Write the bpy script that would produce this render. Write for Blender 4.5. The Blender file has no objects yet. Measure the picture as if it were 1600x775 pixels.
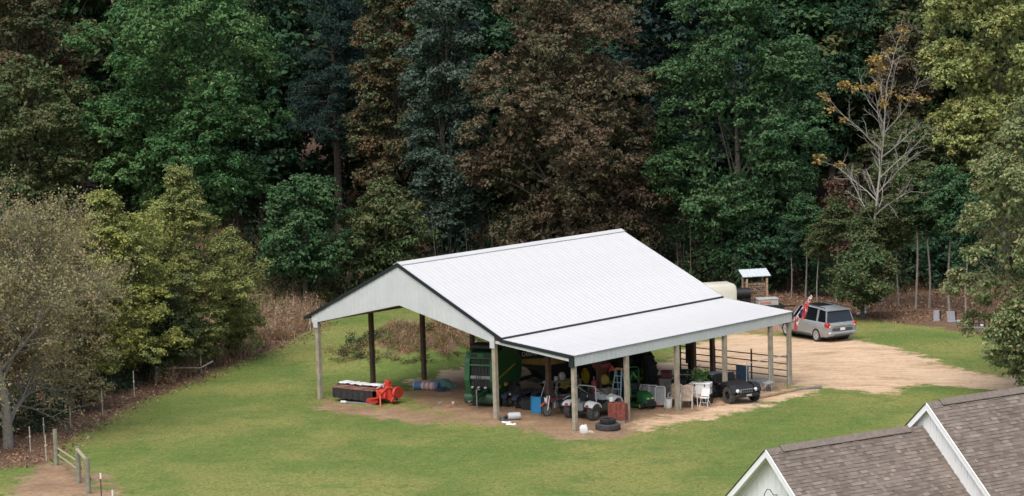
import bpy, math, random
import numpy as np
from mathutils import Vector, Matrix
R = math.radians
scene = bpy.context.scene
# ---------------------------------------------------------------- camera
FPX, PITCH, ROLL = 4000.0, R(6.501), R(1.606)
D0, PX0, PY0 = 121.452, 775.859, 654.809          # the barn's middle near post foot
CR, SR, CP, SP = math.cos(ROLL), math.sin(ROLL), math.cos(PITCH), math.sin(PITCH)
def cam_to_world(x2, y2, d):                        # camera frame -> level frame about the camera
    X = x2*CR + y2*SR; h = -x2*SR + y2*CR
    return X, d*CP + h*SP, h*CP - d*SP
_b = cam_to_world((PX0-800)/FPX*D0, (387.5-PY0)/FPX*D0, D0)
CAMZ = -_b[2]
BX, BY = _b[0], _b[1]
cam = bpy.data.cameras.new('camera'); camo = bpy.data.objects.new('camera', cam)
scene.collection.objects.link(camo); scene.camera = camo
cam.sensor_width = 36.0; cam.lens = FPX/1600*36.0; cam.clip_start = 1.0; cam.clip_end = 9000.0
camo.matrix_world = Matrix.Translation((0, 0, CAMZ)) @ Matrix.Rotation(math.pi/2-PITCH, 4, 'X') @ Matrix.Rotation(-ROLL, 4, 'Z')
# ---------------------------------------------------------------- sky, sun, exposure (thin bright overcast)
SUN_EL, SUN_AZ = R(57), R(-158)                     # azimuth of the sun, clockwise from +Y (camera looks along +Y)
w = bpy.data.worlds.new('World'); scene.world = w; w.use_nodes = True
nt = w.node_tree; nt.nodes.clear()
sky = nt.nodes.new('ShaderNodeTexSky'); sky.sky_type = 'NISHITA'; sky.sun_disc = False
sky.sun_elevation = SUN_EL; sky.sun_rotation = SUN_AZ; sky.altitude = 250; sky.air_density = 1.0; sky.dust_density = 4.0; sky.ozone_density = 0.6
bg = nt.nodes.new('ShaderNodeBackground'); bg.inputs[1].default_value = 0.15
wo = nt.nodes.new('ShaderNodeOutputWorld')
hs = nt.nodes.new('ShaderNodeHueSaturation'); hs.inputs['Saturation'].default_value = 0.78   # overcast: greyer than a clear sky
nt.links.new(sky.outputs[0], hs.inputs['Color']); nt.links.new(hs.outputs[0], bg.inputs[0]); nt.links.new(bg.outputs[0], wo.inputs[0])
sl = bpy.data.lights.new('sun', 'SUN'); sl.energy = 1.3; sl.angle = R(50); sl.color = (1.0, 0.965, 0.92)
so = bpy.data.objects.new('sun', sl); scene.collection.objects.link(so)
sdir = Vector((math.sin(SUN_AZ)*math.cos(SUN_EL), math.cos(SUN_AZ)*math.cos(SUN_EL), math.sin(SUN_EL)))
so.rotation_euler = sdir.to_track_quat('Z', 'Y').to_euler(); so.location = (-30, 60, 80)
scene.view_settings.view_transform = 'Standard'; scene.view_settings.look = 'None'
scene.view_settings.exposure = 0.68; scene.view_settings.gamma = 1.0
scene.cycles.max_bounces = 3; scene.cycles.diffuse_bounces = 2; scene.cycles.glossy_bounces = 2; scene.cycles.transmission_bounces = 2
scene.cycles.use_adaptive_sampling = True; scene.cycles.adaptive_threshold = 0.02
C = scene.collection
# ---------------------------------------------------------------- lay of the land
YAW = R(47.295); CY_, SY_ = math.cos(YAW), math.sin(YAW)
def uv2w(u, v, z=0.0): return Vector((BX+u*CY_+v*SY_, BY+u*SY_-v*CY_, z))
def terrain(X, Y):                                   # works on numbers and arrays
    X = np.asarray(X, float); Y = np.asarray(Y, float)
    u = (X-BX)*CY_+(Y-BY)*SY_; v = (X-BX)*SY_-(Y-BY)*CY_
    z = -0.016*np.clip(u, -12, 26) - 0.021*(np.sqrt(np.clip(v, -22, 22)**2+1)-1)
    z = z + 0.30*np.clip((Y-182)/10, 0, 1)**2*10*0.3 + 0.20*np.clip(Y-186, 0, 60)
    mx, my = MOUND
    a = ((X-mx)/3.9)**2 + ((Y-my)/4.6)**2
    z = z + 1.95*np.exp(-a*1.1)*(1+0.22*np.sin(X*1.7+Y)*np.cos(Y*1.3))
    z = z + 0.05*np.sin(X*0.31+1)*np.sin(Y*0.23)+0.03*np.sin(X*0.9+Y*0.6)
    return z
MOUND = (-5.4, 142.0)
def ray(px, py):
    x2, y2 = (px-800)/FPX, (387.5-py)/FPX
    return np.array(cam_to_world(x2, y2, 1.0))
def at(px, py, Y):
    r = ray(px, py); t = Y/r[1]; return Vector((r[0]*t, Y, CAMZ+r[2]*t))
def G(px, py):                                       # where the line of sight meets the ground
    r = ray(px, py); z = 0.0
    for _ in range(8):
        t = (z-CAMZ)/r[2]; z = float(terrain(r[0]*t, r[1]*t))
    return Vector((r[0]*t, r[1]*t, z))
# ---------------------------------------------------------------- materials
MATS = {}
def mat(name, col, rough=0.7, var=0.15, scale=6.0, bump=0.0, metal=0.0, col2=None, spec=0.5, bscale=None, coat=0.0):
    if name in MATS: return MATS[name]
    m = bpy.data.materials.new(name); m.use_nodes = True; t = m.node_tree; p = t.nodes['Principled BSDF']
    tc = t.nodes.new('ShaderNodeTexCoord')
    n = t.nodes.new('ShaderNodeTexNoise'); n.inputs['Scale'].default_value = scale; n.inputs['Detail'].default_value = 5
    n.inputs['Roughness'].default_value = 0.62
    t.links.new(tc.outputs['Object'], n.inputs['Vector'])
    mix = t.nodes.new('ShaderNodeMix'); mix.data_type = 'RGBA'
    c2 = col2 or tuple(c*(1-2*var) for c in col)
    mr = t.nodes.new('ShaderNodeMapRange'); mr.inputs[1].default_value = 0.32; mr.inputs[2].default_value = 0.68
    t.links.new(n.outputs[0], mr.inputs[0]); t.links.new(mr.outputs[0], mix.inputs[0])
    mix.inputs[6].default_value = (*col, 1); mix.inputs[7].default_value = (*c2, 1)
    t.links.new(mix.outputs[2], p.inputs['Base Color'])
    p.inputs['Roughness'].default_value = rough; p.inputs['Metallic'].default_value = metal
    p.inputs['Specular IOR Level'].default_value = spec; p.inputs['Coat Weight'].default_value = coat
    if bump:
        n2 = t.nodes.new('ShaderNodeTexNoise'); n2.inputs['Scale'].default_value = bscale or scale*4; n2.inputs['Detail'].default_value = 4
        t.links.new(tc.outputs['Object'], n2.inputs['Vector'])
        b = t.nodes.new('ShaderNodeBump'); b.inputs['Strength'].default_value = bump; b.inputs['Distance'].default_value = 0.02
        t.links.new(n2.outputs[0], b.inputs['Height']); t.links.new(b.outputs[0], p.inputs['Normal'])
    MATS[name] = m; return m
def leafmat(name, c1, c2, c3, third=0.15, trans=0.28, rough=0.55, patch=0.35):
    """c1/c2 mixed clump by clump, c3 on a share of the leaves"""
    m = bpy.data.materials.new(name); m.use_nodes = True; t = m.node_tree; p = t.nodes['Principled BSDF']; out = t.nodes['Material Output']
    a = t.nodes.new('ShaderNodeAttribute'); a.attribute_name = 'tint'
    sp = t.nodes.new('ShaderNodeSeparateColor'); t.links.new(a.outputs['Color'], sp.inputs[0])
    tc = t.nodes.new('ShaderNodeTexCoord'); n = t.nodes.new('ShaderNodeTexNoise'); n.inputs['Scale'].default_value = patch; n.inputs['Detail'].default_value = 2
    t.links.new(tc.outputs['Object'], n.inputs['Vector'])
    ad = t.nodes.new('ShaderNodeMath'); ad.operation = 'ADD'; t.links.new(sp.outputs[1], ad.inputs[0])
    mr = t.nodes.new('ShaderNodeMapRange'); mr.inputs[1].default_value = 0.3; mr.inputs[2].default_value = 0.7; mr.inputs[3].default_value = -0.5; mr.inputs[4].default_value = 0.5
    t.links.new(n.outputs[0], mr.inputs[0]); t.links.new(mr.outputs[0], ad.inputs[1]); ad.use_clamp = True
    mx = t.nodes.new('ShaderNodeMix'); mx.data_type = 'RGBA'; mx.inputs[6].default_value = (*c1, 1); mx.inputs[7].default_value = (*c2, 1)
    t.links.new(ad.outputs[0], mx.inputs[0])
    lt = t.nodes.new('ShaderNodeMath'); lt.operation = 'LESS_THAN'; lt.inputs[1].default_value = third
    t.links.new(sp.outputs[2], lt.inputs[0])
    mx2 = t.nodes.new('ShaderNodeMix'); mx2.data_type = 'RGBA'; mx2.inputs[7].default_value = (*c3, 1)
    t.links.new(lt.outputs[0], mx2.inputs[0]); t.links.new(mx.outputs[2], mx2.inputs[6])
    hv = t.nodes.new('ShaderNodeHueSaturation'); t.links.new(mx2.outputs[2], hv.inputs['Color'])
    mv = t.nodes.new('ShaderNodeMapRange'); mv.inputs[3].default_value = 0.72; mv.inputs[4].default_value = 1.28
    t.links.new(sp.outputs[0], mv.inputs[0]); t.links.new(mv.outputs[0], hv.inputs['Value'])
    t.links.new(hv.outputs[0], p.inputs['Base Color']); p.inputs['Roughness'].default_value = 0.7; p.inputs['Specular IOR Level'].default_value = 0.12
    tr = t.nodes.new('ShaderNodeBsdfTranslucent'); t.links.new(hv.outputs[0], tr.inputs[0])
    ms = t.nodes.new('ShaderNodeMixShader'); ms.inputs[0].default_value = trans
    t.links.new(p.outputs[0], ms.inputs[1]); t.links.new(tr.outputs[0], ms.inputs[2]); t.links.new(ms.outputs[0], out.inputs[0])
    MATS[name] = m; return m
# ---------------------------------------------------------------- mesh helpers
class MB:
    def __init__(s): s.v = []; s.f = []
    def add(s, vs, fs):
        o = len(s.v); s.v += [tuple(map(float, p)) for p in vs]; s.f += [tuple(i+o for i in f) for f in fs]; return s
    def box(s, c, d, rot=None, ch=0.0):
        """box of size d about c; rot a 3x3/Euler matrix; ch chamfer"""
        hx, hy, hz = d[0]/2, d[1]/2, d[2]/2
        M = rot if rot is not None else Matrix.Identity(3)
        if ch <= 0:
            vs = [(x, y, z) for z in (-hz, hz) for y in (-hy, hy) for x in (-hx, hx)]
            fs = [(0,2,3,1),(4,5,7,6),(0,1,5,4),(2,6,7,3),(0,4,6,2),(1,3,7,5)]
        else:
            ch = min(ch, hx*.9, hy*.9, hz*.9); vs = []; idx = {}
            for sx in (-1,1):
                for sy in (-1,1):
                    for sz in (-1,1):
                        for ax in range(3):
                            p = [sx*hx, sy*hy, sz*hz]
                            for k in range(3):
                                if k != ax: p[k] -= (sx,sy,sz)[k]*ch
                            idx[(sx,sy,sz,ax)] = len(vs); vs.append(tuple(p))
            fs = []
            def quad(ids, n):
                P = [Vector(vs[i]) for i in ids]; nn = (P[1]-P[0]).cross(P[2]-P[0])
                fs.append(tuple(ids) if nn.dot(n) > 0 else tuple(ids[::-1]))
            for ax in range(3):
                o = [k for k in range(3) if k != ax]
                for s1 in (-1,1):
                    ids = []
                    for a, b in ((-1,-1),(1,-1),(1,1),(-1,1)):
                        k = [0,0,0]; k[ax] = s1; k[o[0]] = a; k[o[1]] = b; ids.append(idx[(*k, ax)])
                    n = Vector((0,0,0)); n[ax] = s1; quad(ids, n)
                for a in (-1,1):
                    for b in (-1,1):
                        k0 = [0,0,0]; k0[ax] = -1; k0[o[0]] = a; k0[o[1]] = b; k1 = k0[:]; k1[ax] = 1
                        n = Vector((0,0,0)); n[o[0]] = a; n[o[1]] = b
                        quad([idx[(*k0,o[0])], idx[(*k1,o[0])], idx[(*k1,o[1])], idx[(*k0,o[1])]], n)
            for sx in (-1,1):
                for sy in (-1,1):
                    for sz in (-1,1):
                        quad([idx[(sx,sy,sz,0)], idx[(sx,sy,sz,1)], idx[(sx,sy,sz,2)]], Vector((sx,sy,sz)))
        c = Vector(c); return s.add([M @ Vector(p) + c for p in vs], fs)
    def tube(s, pts, r, n=8, cap=True):
        pts = [Vector(p) for p in pts]; rs = r if isinstance(r, (list, tuple)) else [r]*len(pts)
        vs = []; fs = []; up = Vector((0,0,1)); px = None
        for i, p in enumerate(pts):
            d = (pts[min(i+1,len(pts)-1)]-pts[max(i-1,0)])
            d = d.normalized() if d.length > 1e-9 else up
            if px is None:
                a = Vector((1,0,0)) if abs(d.x) < 0.8 else Vector((0,1,0)); px = (a-d*a.dot(d)).normalized()
            else:
                px = (px-d*px.dot(d)); px = px.normalized() if px.length > 1e-6 else Vector((1,0,0))
            py = d.cross(px)
            for k in range(n):
                t = 2*math.pi*k/n; vs.append(p+(px*math.cos(t)+py*math.sin(t))*rs[i])
        for i in range(len(pts)-1):
            for k in range(n):
                k2 = (k+1) % n; fs.append((i*n+k, i*n+k2, (i+1)*n+k2, (i+1)*n+k))
        if cap: fs.append(tuple(range(n))[::-1]); fs.append(tuple((len(pts)-1)*n+k for k in range(n)))
        return s.add(vs, fs)
    def bar(s, a, b, w, h):
        """rectangular bar from a to b"""
        a = Vector(a); b = Vector(b); d = (b-a); L = d.length; q = d.to_track_quat('X', 'Z').to_matrix()
        return s.box((a+b)/2, (L, w, h), q)
    def lathe(s, prof, n=20, c=(0,0,0), axis='Z', cap=True):
        vs = []; fs = []; c = Vector(c)
        for (r, z) in prof:
            for k in range(n):
                t = 2*math.pi*k/n; x, y = r*math.cos(t), r*math.sin(t)
                p = (x, y, z) if axis == 'Z' else ((x, z, y) if axis == 'Y' else (z, x, y))
                vs.append(Vector(p)+c)
        flip = axis == 'Y'
        for i in range(len(prof)-1):
            for k in range(n):
                k2 = (k+1) % n; f = (i*n+k, i*n+k2, (i+1)*n+k2, (i+1)*n+k); fs.append(f[::-1] if flip else f)
        if cap:
            f0 = tuple(range(n))[::-1]; f1 = tuple((len(prof)-1)*n+k for k in range(n))
            fs += [f0[::-1], f1[::-1]] if flip else [f0, f1]
        return s.add(vs, fs)
    def prism(s, poly, a, b, plane='XZ'):
        """polygon of (p,q) extruded along the third axis from a to b"""
        def P(p, q, t): return {'XZ': (p, t, q), 'XY': (p, q, t), 'YZ': (t, p, q)}[plane]
        n = len(poly); vs = [P(p, q, a) for p, q in poly]+[P(p, q, b) for p, q in poly]
        fs = [tuple(range(n)), tuple(range(n, 2*n))[::-1]]+[((i+1) % n, i, n+i, n+(i+1) % n) for i in range(n)]
        ar = sum(poly[i][0]*poly[(i+1)%n][1]-poly[(i+1)%n][0]*poly[i][1] for i in range(n))
        flip = (ar > 0) ^ (plane == 'XZ') ^ (b < a)
        if flip: fs = [f[::-1] for f in fs]
        return s.add(vs, fs)
    def loft(s, rings, closed=True, cap=True):
        n = len(rings[0]); vs = [p for r in rings for p in r]; fs = []
        for i in range(len(rings)-1):
            for k in range(n if closed else n-1):
                k2 = (k+1) % n; fs.append((i*n+k, i*n+k2, (i+1)*n+k2, (i+1)*n+k))
        if cap: fs.append(tuple(range(n))[::-1]); fs.append(tuple((len(rings)-1)*n+k for k in range(n)))
        return s.add(vs, fs)
    def mesh(s, name, smooth=None):
        m = bpy.data.meshes.new(name); m.from_pydata(s.v, [], s.f); m.update()
        if smooth:
            m.polygons.foreach_set('use_smooth', [True]*len(m.polygons)); m.set_sharp_from_angle(angle=R(smooth))
        return m
    def build(s, name, material, parent=None, smooth=None, loc=None, rz=None):
        o = bpy.data.objects.new(name, s.mesh(name, smooth)); o.data.materials.append(material); C.objects.link(o)
        if parent: o.parent = parent
        if loc is not None: o.location = loc
        if rz is not None: o.rotation_euler = (0, 0, rz)
        return o
def link(name, me, parent=None, material=None):
    o = bpy.data.objects.new(name, me); C.objects.link(o)
    if parent: o.parent = parent
    if material and not me.materials: me.materials.append(material)
    return o
def tag(o, label, cat, group=None):
    o['label'] = label; o['category'] = cat
    if group: o['group'] = group
    return o
def thing(name, label, cat, loc=(0,0,0), rz=0.0, group=None):
    o = bpy.data.objects.new(name, None); o.empty_display_size = 0.2; C.objects.link(o); o.location = loc; o.rotation_euler = (0, 0, rz)
    return tag(o, label, cat, group)
def copy_tree(o, parent=None):
    c = o.copy(); C.objects.link(c); c.parent = parent
    for ch in list(o.children): copy_tree(ch, c)
    return c
def B(): return MB()
# ---------------------------------------------------------------- ground
def px_poly(pts): return np.array([(G(x, y).x, G(x, y).y) for x, y in pts])
def signed(poly, X, Y):                              # >0 inside, metres
    n = len(poly); d = np.full(X.shape, 1e9); ins = np.zeros(X.shape, bool)
    for i in range(n):
        x0, y0 = poly[i]; x1, y1 = poly[(i+1) % n]
        dx, dy = x1-x0, y1-y0; t = np.clip(((X-x0)*dx+(Y-y0)*dy)/(dx*dx+dy*dy+1e-9), 0, 1)
        d = np.minimum(d, np.hypot(X-x0-t*dx, Y-y0-t*dy))
        c = ((y0 > Y) != (y1 > Y)) & (X < (x1-x0)*(Y-y0)/((y1-y0) if abs(y1-y0) > 1e-9 else 1e-9)+x0); ins ^= c
    return np.where(ins, d, -d)
DRIVE = [px_poly([(1035,566),(1090,536),(1160,520),(1250,528),(1335,530),(1380,541),(1440,556),(1490,575),(1560,585),(1640,596),(1640,622),(1500,604),(1420,602),(1395,616),(1350,612),(1280,602),(1235,606),(1100,600),(1030,600)]),
         px_poly([(640,598),(700,580),(760,566),(820,560),(800,580),(740,590),(700,600),(650,606)]),
         px_poly([(985,662),(1070,646),(1180,618),(1290,604),(1250,620),(1150,642),(1060,662),(1000,674)])]
WORN = [px_poly([(70,722),(105,722),(120,730),(150,738),(180,775),(190,800),(10,800),(15,772),(45,738)]),
        px_poly([(655,602),(740,572),(900,560),(1060,566),(1230,596),(1250,612),(1060,660),(960,685),(890,686),(800,667),(740,662),(690,650),(640,622)]),
        px_poly([(505,627),(560,634),(640,640),(720,655),(660,662),(560,650),(500,640)]),
        px_poly([(1180,520),(1120,520),(1180,480),(1240,470),(1260,520)])]
LITTER = [px_poly([(-200,660),(30,730),(75,722),(110,690),(165,655),(215,628),(300,597),(400,556),(495,515),(520,480),(560,455),(700,440),(1130,440),(1130,486),(1240,488),(1350,496),(1440,510),(1560,528),(1700,560),(1900,590),(1900,425),(800,400),(-200,400)]),
          px_poly([(-200,660),(0,700),(30,730),(-200,760)])]
def build_ground():
    def axis(lo, hi, step, far):
        a = list(np.arange(lo, hi+step, step)); x = hi; s = step
        while x < far: s *= 1.5; x += s; a.append(x)
        x = lo; s = step; pre = []
        while x > -far: s *= 1.5; x -= s; pre.append(x)
        return np.array(pre[::-1]+a)
    xs = axis(-34, 38, 0.36, 4000); ys = axis(90, 190, 0.36, 4000)
    X, Y = np.meshgrid(xs, ys); Z = terrain(X, Y)
    nx, ny = len(xs), len(ys)
    idx = np.arange(nx*ny).reshape(ny, nx)
    F = np.stack([idx[:-1,:-1], idx[:-1,1:], idx[1:,1:], idx[1:,:-1]], -1).reshape(-1, 4)
    me = bpy.data.meshes.new('ground'); me.from_pydata(np.stack([X, Y, Z], -1).reshape(-1, 3).tolist(), [], F.tolist())
    me.polygons.foreach_set('use_smooth', [True]*len(me.polygons))
    def soft(polys, wd): return np.clip(0.5+np.max([signed(p, X, Y) for p in polys], 0)/wd, 0, 1)
    col = np.ones((ny, nx, 4)); col[...,0] = soft(DRIVE, 3.0); col[...,1] = soft(WORN, 3.5); col[...,2] = soft(LITTER, 2.4)
    col[...,2] = np.maximum(col[...,2], (Y > 172)*1.0)
    col[...,2] = np.maximum(col[...,2], np.clip(1.35-((X-MOUND[0])/3.6)**2-((Y-MOUND[1])/4.0)**2, 0, .66))
    a = me.color_attributes.new('cover', 'FLOAT_COLOR', 'POINT'); a.data.foreach_set('color', col.reshape(-1).astype(np.float32))
    m = bpy.data.materials.new('ground'); m.use_nodes = True; t = m.node_tree; p = t.nodes['Principled BSDF']; p.inputs['Roughness'].default_value = 0.95; p.inputs['Specular IOR Level'].default_value = 0.04
    N = t.nodes.new; Lk = t.links.new
    tc = N('ShaderNodeTexCoord'); at_ = N('ShaderNodeAttribute'); at_.attribute_name = 'cover'; sp = N('ShaderNodeSeparateColor'); Lk(at_.outputs['Color'], sp.inputs[0])
    def noise(sc, det=5, rough=0.6, stretch=None):
        n = N('ShaderNodeTexNoise'); n.inputs['Scale'].default_value = sc; n.inputs['Detail'].default_value = det; n.inputs['Roughness'].default_value = rough
        if stretch:
            mp = N('ShaderNodeMapping'); mp.inputs['Scale'].default_value = stretch; mp.inputs['Rotation'].default_value = (0, 0, 0.35); Lk(tc.outputs['Object'], mp.inputs[0]); Lk(mp.outputs[0], n.inputs['Vector'])
        else: Lk(tc.outputs['Object'], n.inputs['Vector'])
        return n.outputs[0]
    def rng(x, a, b, c=0, d=1):
        r = N('ShaderNodeMapRange'); r.inputs[1].default_value = a; r.inputs[2].default_value = b; r.inputs[3].default_value = c; r.inputs[4].default_value = d; Lk(x, r.inputs[0]); return r.outputs[0]
    def mix(f, a, b):
        x = N('ShaderNodeMix'); x.data_type = 'RGBA'
        if isinstance(f, float): x.inputs[0].default_value = f
        else: Lk(f, x.inputs[0])
        for k, c in ((6, a), (7, b)):
            if isinstance(c, tuple): x.inputs[k].default_value = (*c, 1)
            else: Lk(c, x.inputs[k])
        return x.outputs[2]
    def math_(op, a, b):
        x = N('ShaderNodeMath'); x.operation = op
        for k, c in ((0, a), (1, b)):
            if isinstance(c, float): x.inputs[k].default_value = c
            else: Lk(c, x.inputs[k])
        return x.outputs[0]
    big = noise(0.13, 4, 0.55); mid = noise(0.55, 5, 0.65); fine = noise(5.0, 6, 0.7); str_ = noise(0.8, 5, 0.6, (0.35, 1.6, 1))
    grass = mix(rng(big, 0.43, 0.57), (0.130, 0.184, 0.048), (0.238, 0.238, 0.076))
    grass = mix(rng(str_, 0.52, 0.74, 0, .75), grass, (0.255, 0.21, 0.078))
    grass = mix(rng(mid, 0.52, 0.70, 0, .85), grass, (0.078, 0.155, 0.042))
    grass = mix(rng(noise(1.7, 6, 0.75), 0.50, 0.66, 0, .6), grass, (0.19, 0.225, 0.075))
    grass = mix(rng(fine, 0.42, 0.62, 0, .6), grass, (0.072, 0.105, 0.024))
    grass = mix(rng(noise(13, 4, 0.8), 0.55, 0.7, 0, .5), grass, (0.27, 0.28, 0.10))
    trk = rng(noise(0.9, 6, 0.7, (0.5, 1.5, 1)), 0.62, 0.72, 0, .7)
    grass = mix(trk, grass, (0.31, 0.205, 0.10))
    sand = mix(rng(noise(1.2, 6, 0.7, (0.4, 1.6, 1)), 0.36, 0.66), (0.60, 0.43, 0.275), (0.40, 0.255, 0.15))
    sand = mix(rng(fine, 0.4, 0.75, 0, .7), sand, (0.68, 0.54, 0.39))
    sand = mix(rng(noise(11, 4, 0.8), 0.58, 0.7, 0, .5), sand, (0.30, 0.2, 0.125))
    sand = mix(rng(noise(0.45, 6, 0.7, (0.5, 1.3, 1)), 0.54, 0.66, 0, .7), sand, (0.31, 0.2, 0.11))
    soil = mix(rng(mid, 0.35, 0.65), (0.24, 0.155, 0.098), (0.37, 0.25, 0.155)); soil = mix(rng(fine, 0.42, 0.7, 0, .6), soil, (0.13, 0.09, 0.058))
    lit = mix(rng(noise(1.6, 6, 0.75), 0.35, 0.65), (0.15, 0.088, 0.058), (0.215, 0.135, 0.088)); lit = mix(rng(noise(14, 4, .8), 0.45, 0.66), lit, (0.075, 0.05, 0.035))
    lit = mix(rng(noise(9, 4, .8), 0.6, 0.7), lit, (0.28, 0.19, 0.13))
    jit = math_('MULTIPLY', math_('SUBTRACT', noise(0.8, 8, 0.75), 0.5), 1.9)
    def th(ch): return rng(math_('ADD', ch, jit), 0.40, 0.60)
    c = mix(th(sp.outputs[1]), grass, soil); c = mix(th(sp.outputs[0]), c, sand); c = mix(th(sp.outputs[2]), c, lit)
    Lk(c, p.inputs['Base Color'])
    bp = N('ShaderNodeBump'); bp.inputs['Strength'].default_value = 0.9; bp.inputs['Distance'].default_value = 0.06
    Lk(math_('ADD', fine, math_('MULTIPLY', mid, 1.5)), bp.inputs['Height']); Lk(bp.outputs[0], p.inputs['Normal'])
    me.materials.append(m); o = link('ground', me); o['kind'] = 'structure'; o['label'] = 'mown grass field with sandy drive and leaf litter'
    return o
build_ground()
def cover_at(P):                                     # drive, worn, litter at points
    X, Y = P[:,0], P[:,1]
    f = lambda ps: np.max([signed(p, X, Y) for p in ps], 0)
    return f(DRIVE), f(WORN), f(LITTER)
# ---------------------------------------------------------------- barn
L_, WL, W_, HE, HR, HL, HF, VR, VE, BAY, OVR = 16.58, 4.956, 12.19, 3.964, 7.10, 3.50, 2.978, -6.167, 0.63, 3.754, 0.156
VB = 2*VR-VE
roofm = mat('white_metal_roof', (0.555, 0.55, 0.538), 0.5, 0.0, 0.35, col2=(0.505, 0.50, 0.49), spec=0.4)
wallm = mat('white_metal_siding', (0.52, 0.535, 0.54), 0.5, 0.0, 1.0, col2=(0.455, 0.47, 0.475))
trimm = mat('black_trim', (0.018, 0.022, 0.027), 0.4, 0.1)
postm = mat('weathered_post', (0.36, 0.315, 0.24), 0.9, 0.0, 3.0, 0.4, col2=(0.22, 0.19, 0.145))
shadepost = mat('shade_toned_post', (0.135, 0.075, 0.05), 0.9, 0.0, 3.0, 0.4, col2=(0.07, 0.042, 0.03))  # posts deeper in the barn, their shade painted in as darker brown
beamm = mat('lumber', (0.30, 0.21, 0.125), 0.85, 0.18, 3.0, 0.2)
barn = thing('pole_barn', 'open-sided pole barn with white metal roof and lean-to sheltering farm machinery', 'barn', uv2w(0, 0, 0), YAW)
def roof_sheet_mesh(name, width, p0, p1, th=0.012):
    """ribbed sheet; local: x across 0..width along barn length, from (v0,z0) down to (v1,z1)"""
    prof = []
    for k in range(3):
        x = k*width/3
        prof += [(x+0.000, 0.011), (x+0.016, 0.011), (x+0.036, 0.0), (x+width/3-0.022, 0.0)]
    prof.append((width-0.001, 0.010))
    d = Vector((0, -(p1[0]-p0[0]), p1[1]-p0[1])); n = Vector((0, -(p0[1]-p1[1]), -(p1[0]-p0[0])))
    n = Vector((0, d.z, -d.y)).normalized(); n = n if n.z > 0 else -n
    a = Vector((0, -p0[0], p0[1])); b = Vector((0, -p1[0], p1[1]))
    def ring(o): return [o+Vector((x, 0, 0))+n*h for x, h in prof]+[o+Vector((x, 0, 0))+n*(h-th) for x, h in prof[::-1]]
    return B().loft([ring(b), ring(a)] if p1[0] > p0[0] else [ring(a), ring(b)]).mesh(name)
NS = 18; SW = (L_+2*OVR)/NS
near = roof_sheet_mesh('roof_sheet', SW, (VR, HR), (VE, HE)); back = roof_sheet_mesh('roof_sheet', SW, (VR, HR), (VB, HE))
HLT = HE-0.075
lean = roof_sheet_mesh('lean_to_sheet', SW, (VE-0.25, HLT+0.02), (WL+0.15, HL))
for me in (near, back, lean):
    for k in range(NS):
        o = link('lean_to_sheet' if me is lean else 'roof_sheet', me, barn, roofm); o.location = (-OVR+k*SW, 0, 0)
rc = B(); n = 7
for sg in (-1, 1):
    ve_ = VR+0.27*sg; sl_ = (HR-HE)/(VE-VR)
    rc.loft([[(-OVR-0.03, -VR, HR+0.055), (-OVR-0.03, -ve_, HR+0.055-0.27*sl_), (-OVR-0.03, -ve_, HR+0.030-0.27*sl_), (-OVR-0.03, -VR, HR+0.03)],
             [(L_+OVR+0.03, -VR, HR+0.055), (L_+OVR+0.03, -ve_, HR+0.055-0.27*sl_), (L_+OVR+0.03, -ve_, HR+0.030-0.27*sl_), (L_+OVR+0.03, -VR, HR+0.03)]])
rc.build('ridge_cap', roofm, barn)
def barn_part(name, fn, m): b = B(); fn(b); return b.build(name, m, barn)
sl_ = (HR-HE)/(VE-VR)
for u in (-OVR-0.02, L_+OVR+0.02):
    for sg, ve_ in ((1, VE), (-1, VB)):
        b = B(); b.bar((u, -VR, HR-0.085), (u, -ve_, HE-0.085), 0.05, 0.16); b.build('rake_trim', trimm, barn)
    b = B(); b.bar((u, -(VE-0.1), HLT-0.07), (u, -(WL+0.15), HL-0.075), 0.05, 0.15); b.build('rake_trim', trimm, barn)
B().box((L_/2, -(VE+0.035), HE-0.045), (L_+2*OVR, 0.05, 0.125)).build('eave_trim', trimm, barn)
B().box((L_/2, -(VB-0.02), HE-0.06), (L_+2*OVR, 0.04, 0.15)).build('eave_trim', trimm, barn)
# ribbed siding sheets: gables and lean-to fascia
def ribbed(name, xs, zt, zb, off, axis, m, sign):
    """vertical ribbed sheet between bottom zb(x) and top zt(x) along xs[0]..xs[1]"""
    x0, x1 = xs; wd = x1-x0; cols = []
    for k in range(3):
        x = x0+k*wd/3; cols += [(x, 0.012), (x+0.02, 0.012), (x+0.04, 0), (x+wd/3-0.02, 0)]
    cols.append((x1-0.001, 0.010))
    rings = []
    for x, h in cols:
        q = [(x, off+sign*h, zb(x)), (x, off+sign*h, zt(x)), (x, off+sign*(h-0.012), zt(x)), (x, off+sign*(h-0.012), zb(x))]
        rings.append([(a, b_, c) if axis == 'X' else (b_, a, c) for a, b_, c in q])
    return B().loft(rings).build(name, m, barn)
roofz = lambda v: HR-abs(v-VR)*sl_-0.04
def gbot(v):
    t = abs(v-VR)/(W_/2); return 5.02*(1-t)+3.70*t if t < 1 else 3.70
vs_ = np.linspace(VR-6.30, VR+6.30, 15)
for u, sg in ((-0.13, -1), (L_+0.13, 1)):
    for k in range(14):
        a, b_ = vs_[k], vs_[k+1]
        ribbed('gable_sheet', (-b_, -a), lambda y: roofz(-y), lambda y: min(gbot(-y), roofz(-y)-0.05), u, 'Y', wallm, sg)
ns = 18; wd = (L_+2*OVR-0.1)/ns
for k in range(ns):
    ribbed('fascia_sheet', (-OVR+0.05+k*wd, -OVR+0.05+(k+1)*wd), lambda x: HL-0.03, lambda x: HF, -(WL+0.125), 'X', wallm, -1)
B().box((L_/2, -(WL+0.155), HL-0.03), (L_+2*OVR, 0.055, 0.035)).build('drip_edge', mat('grey_drip_edge', (0.22, 0.235, 0.25), 0.4), barn)
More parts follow.
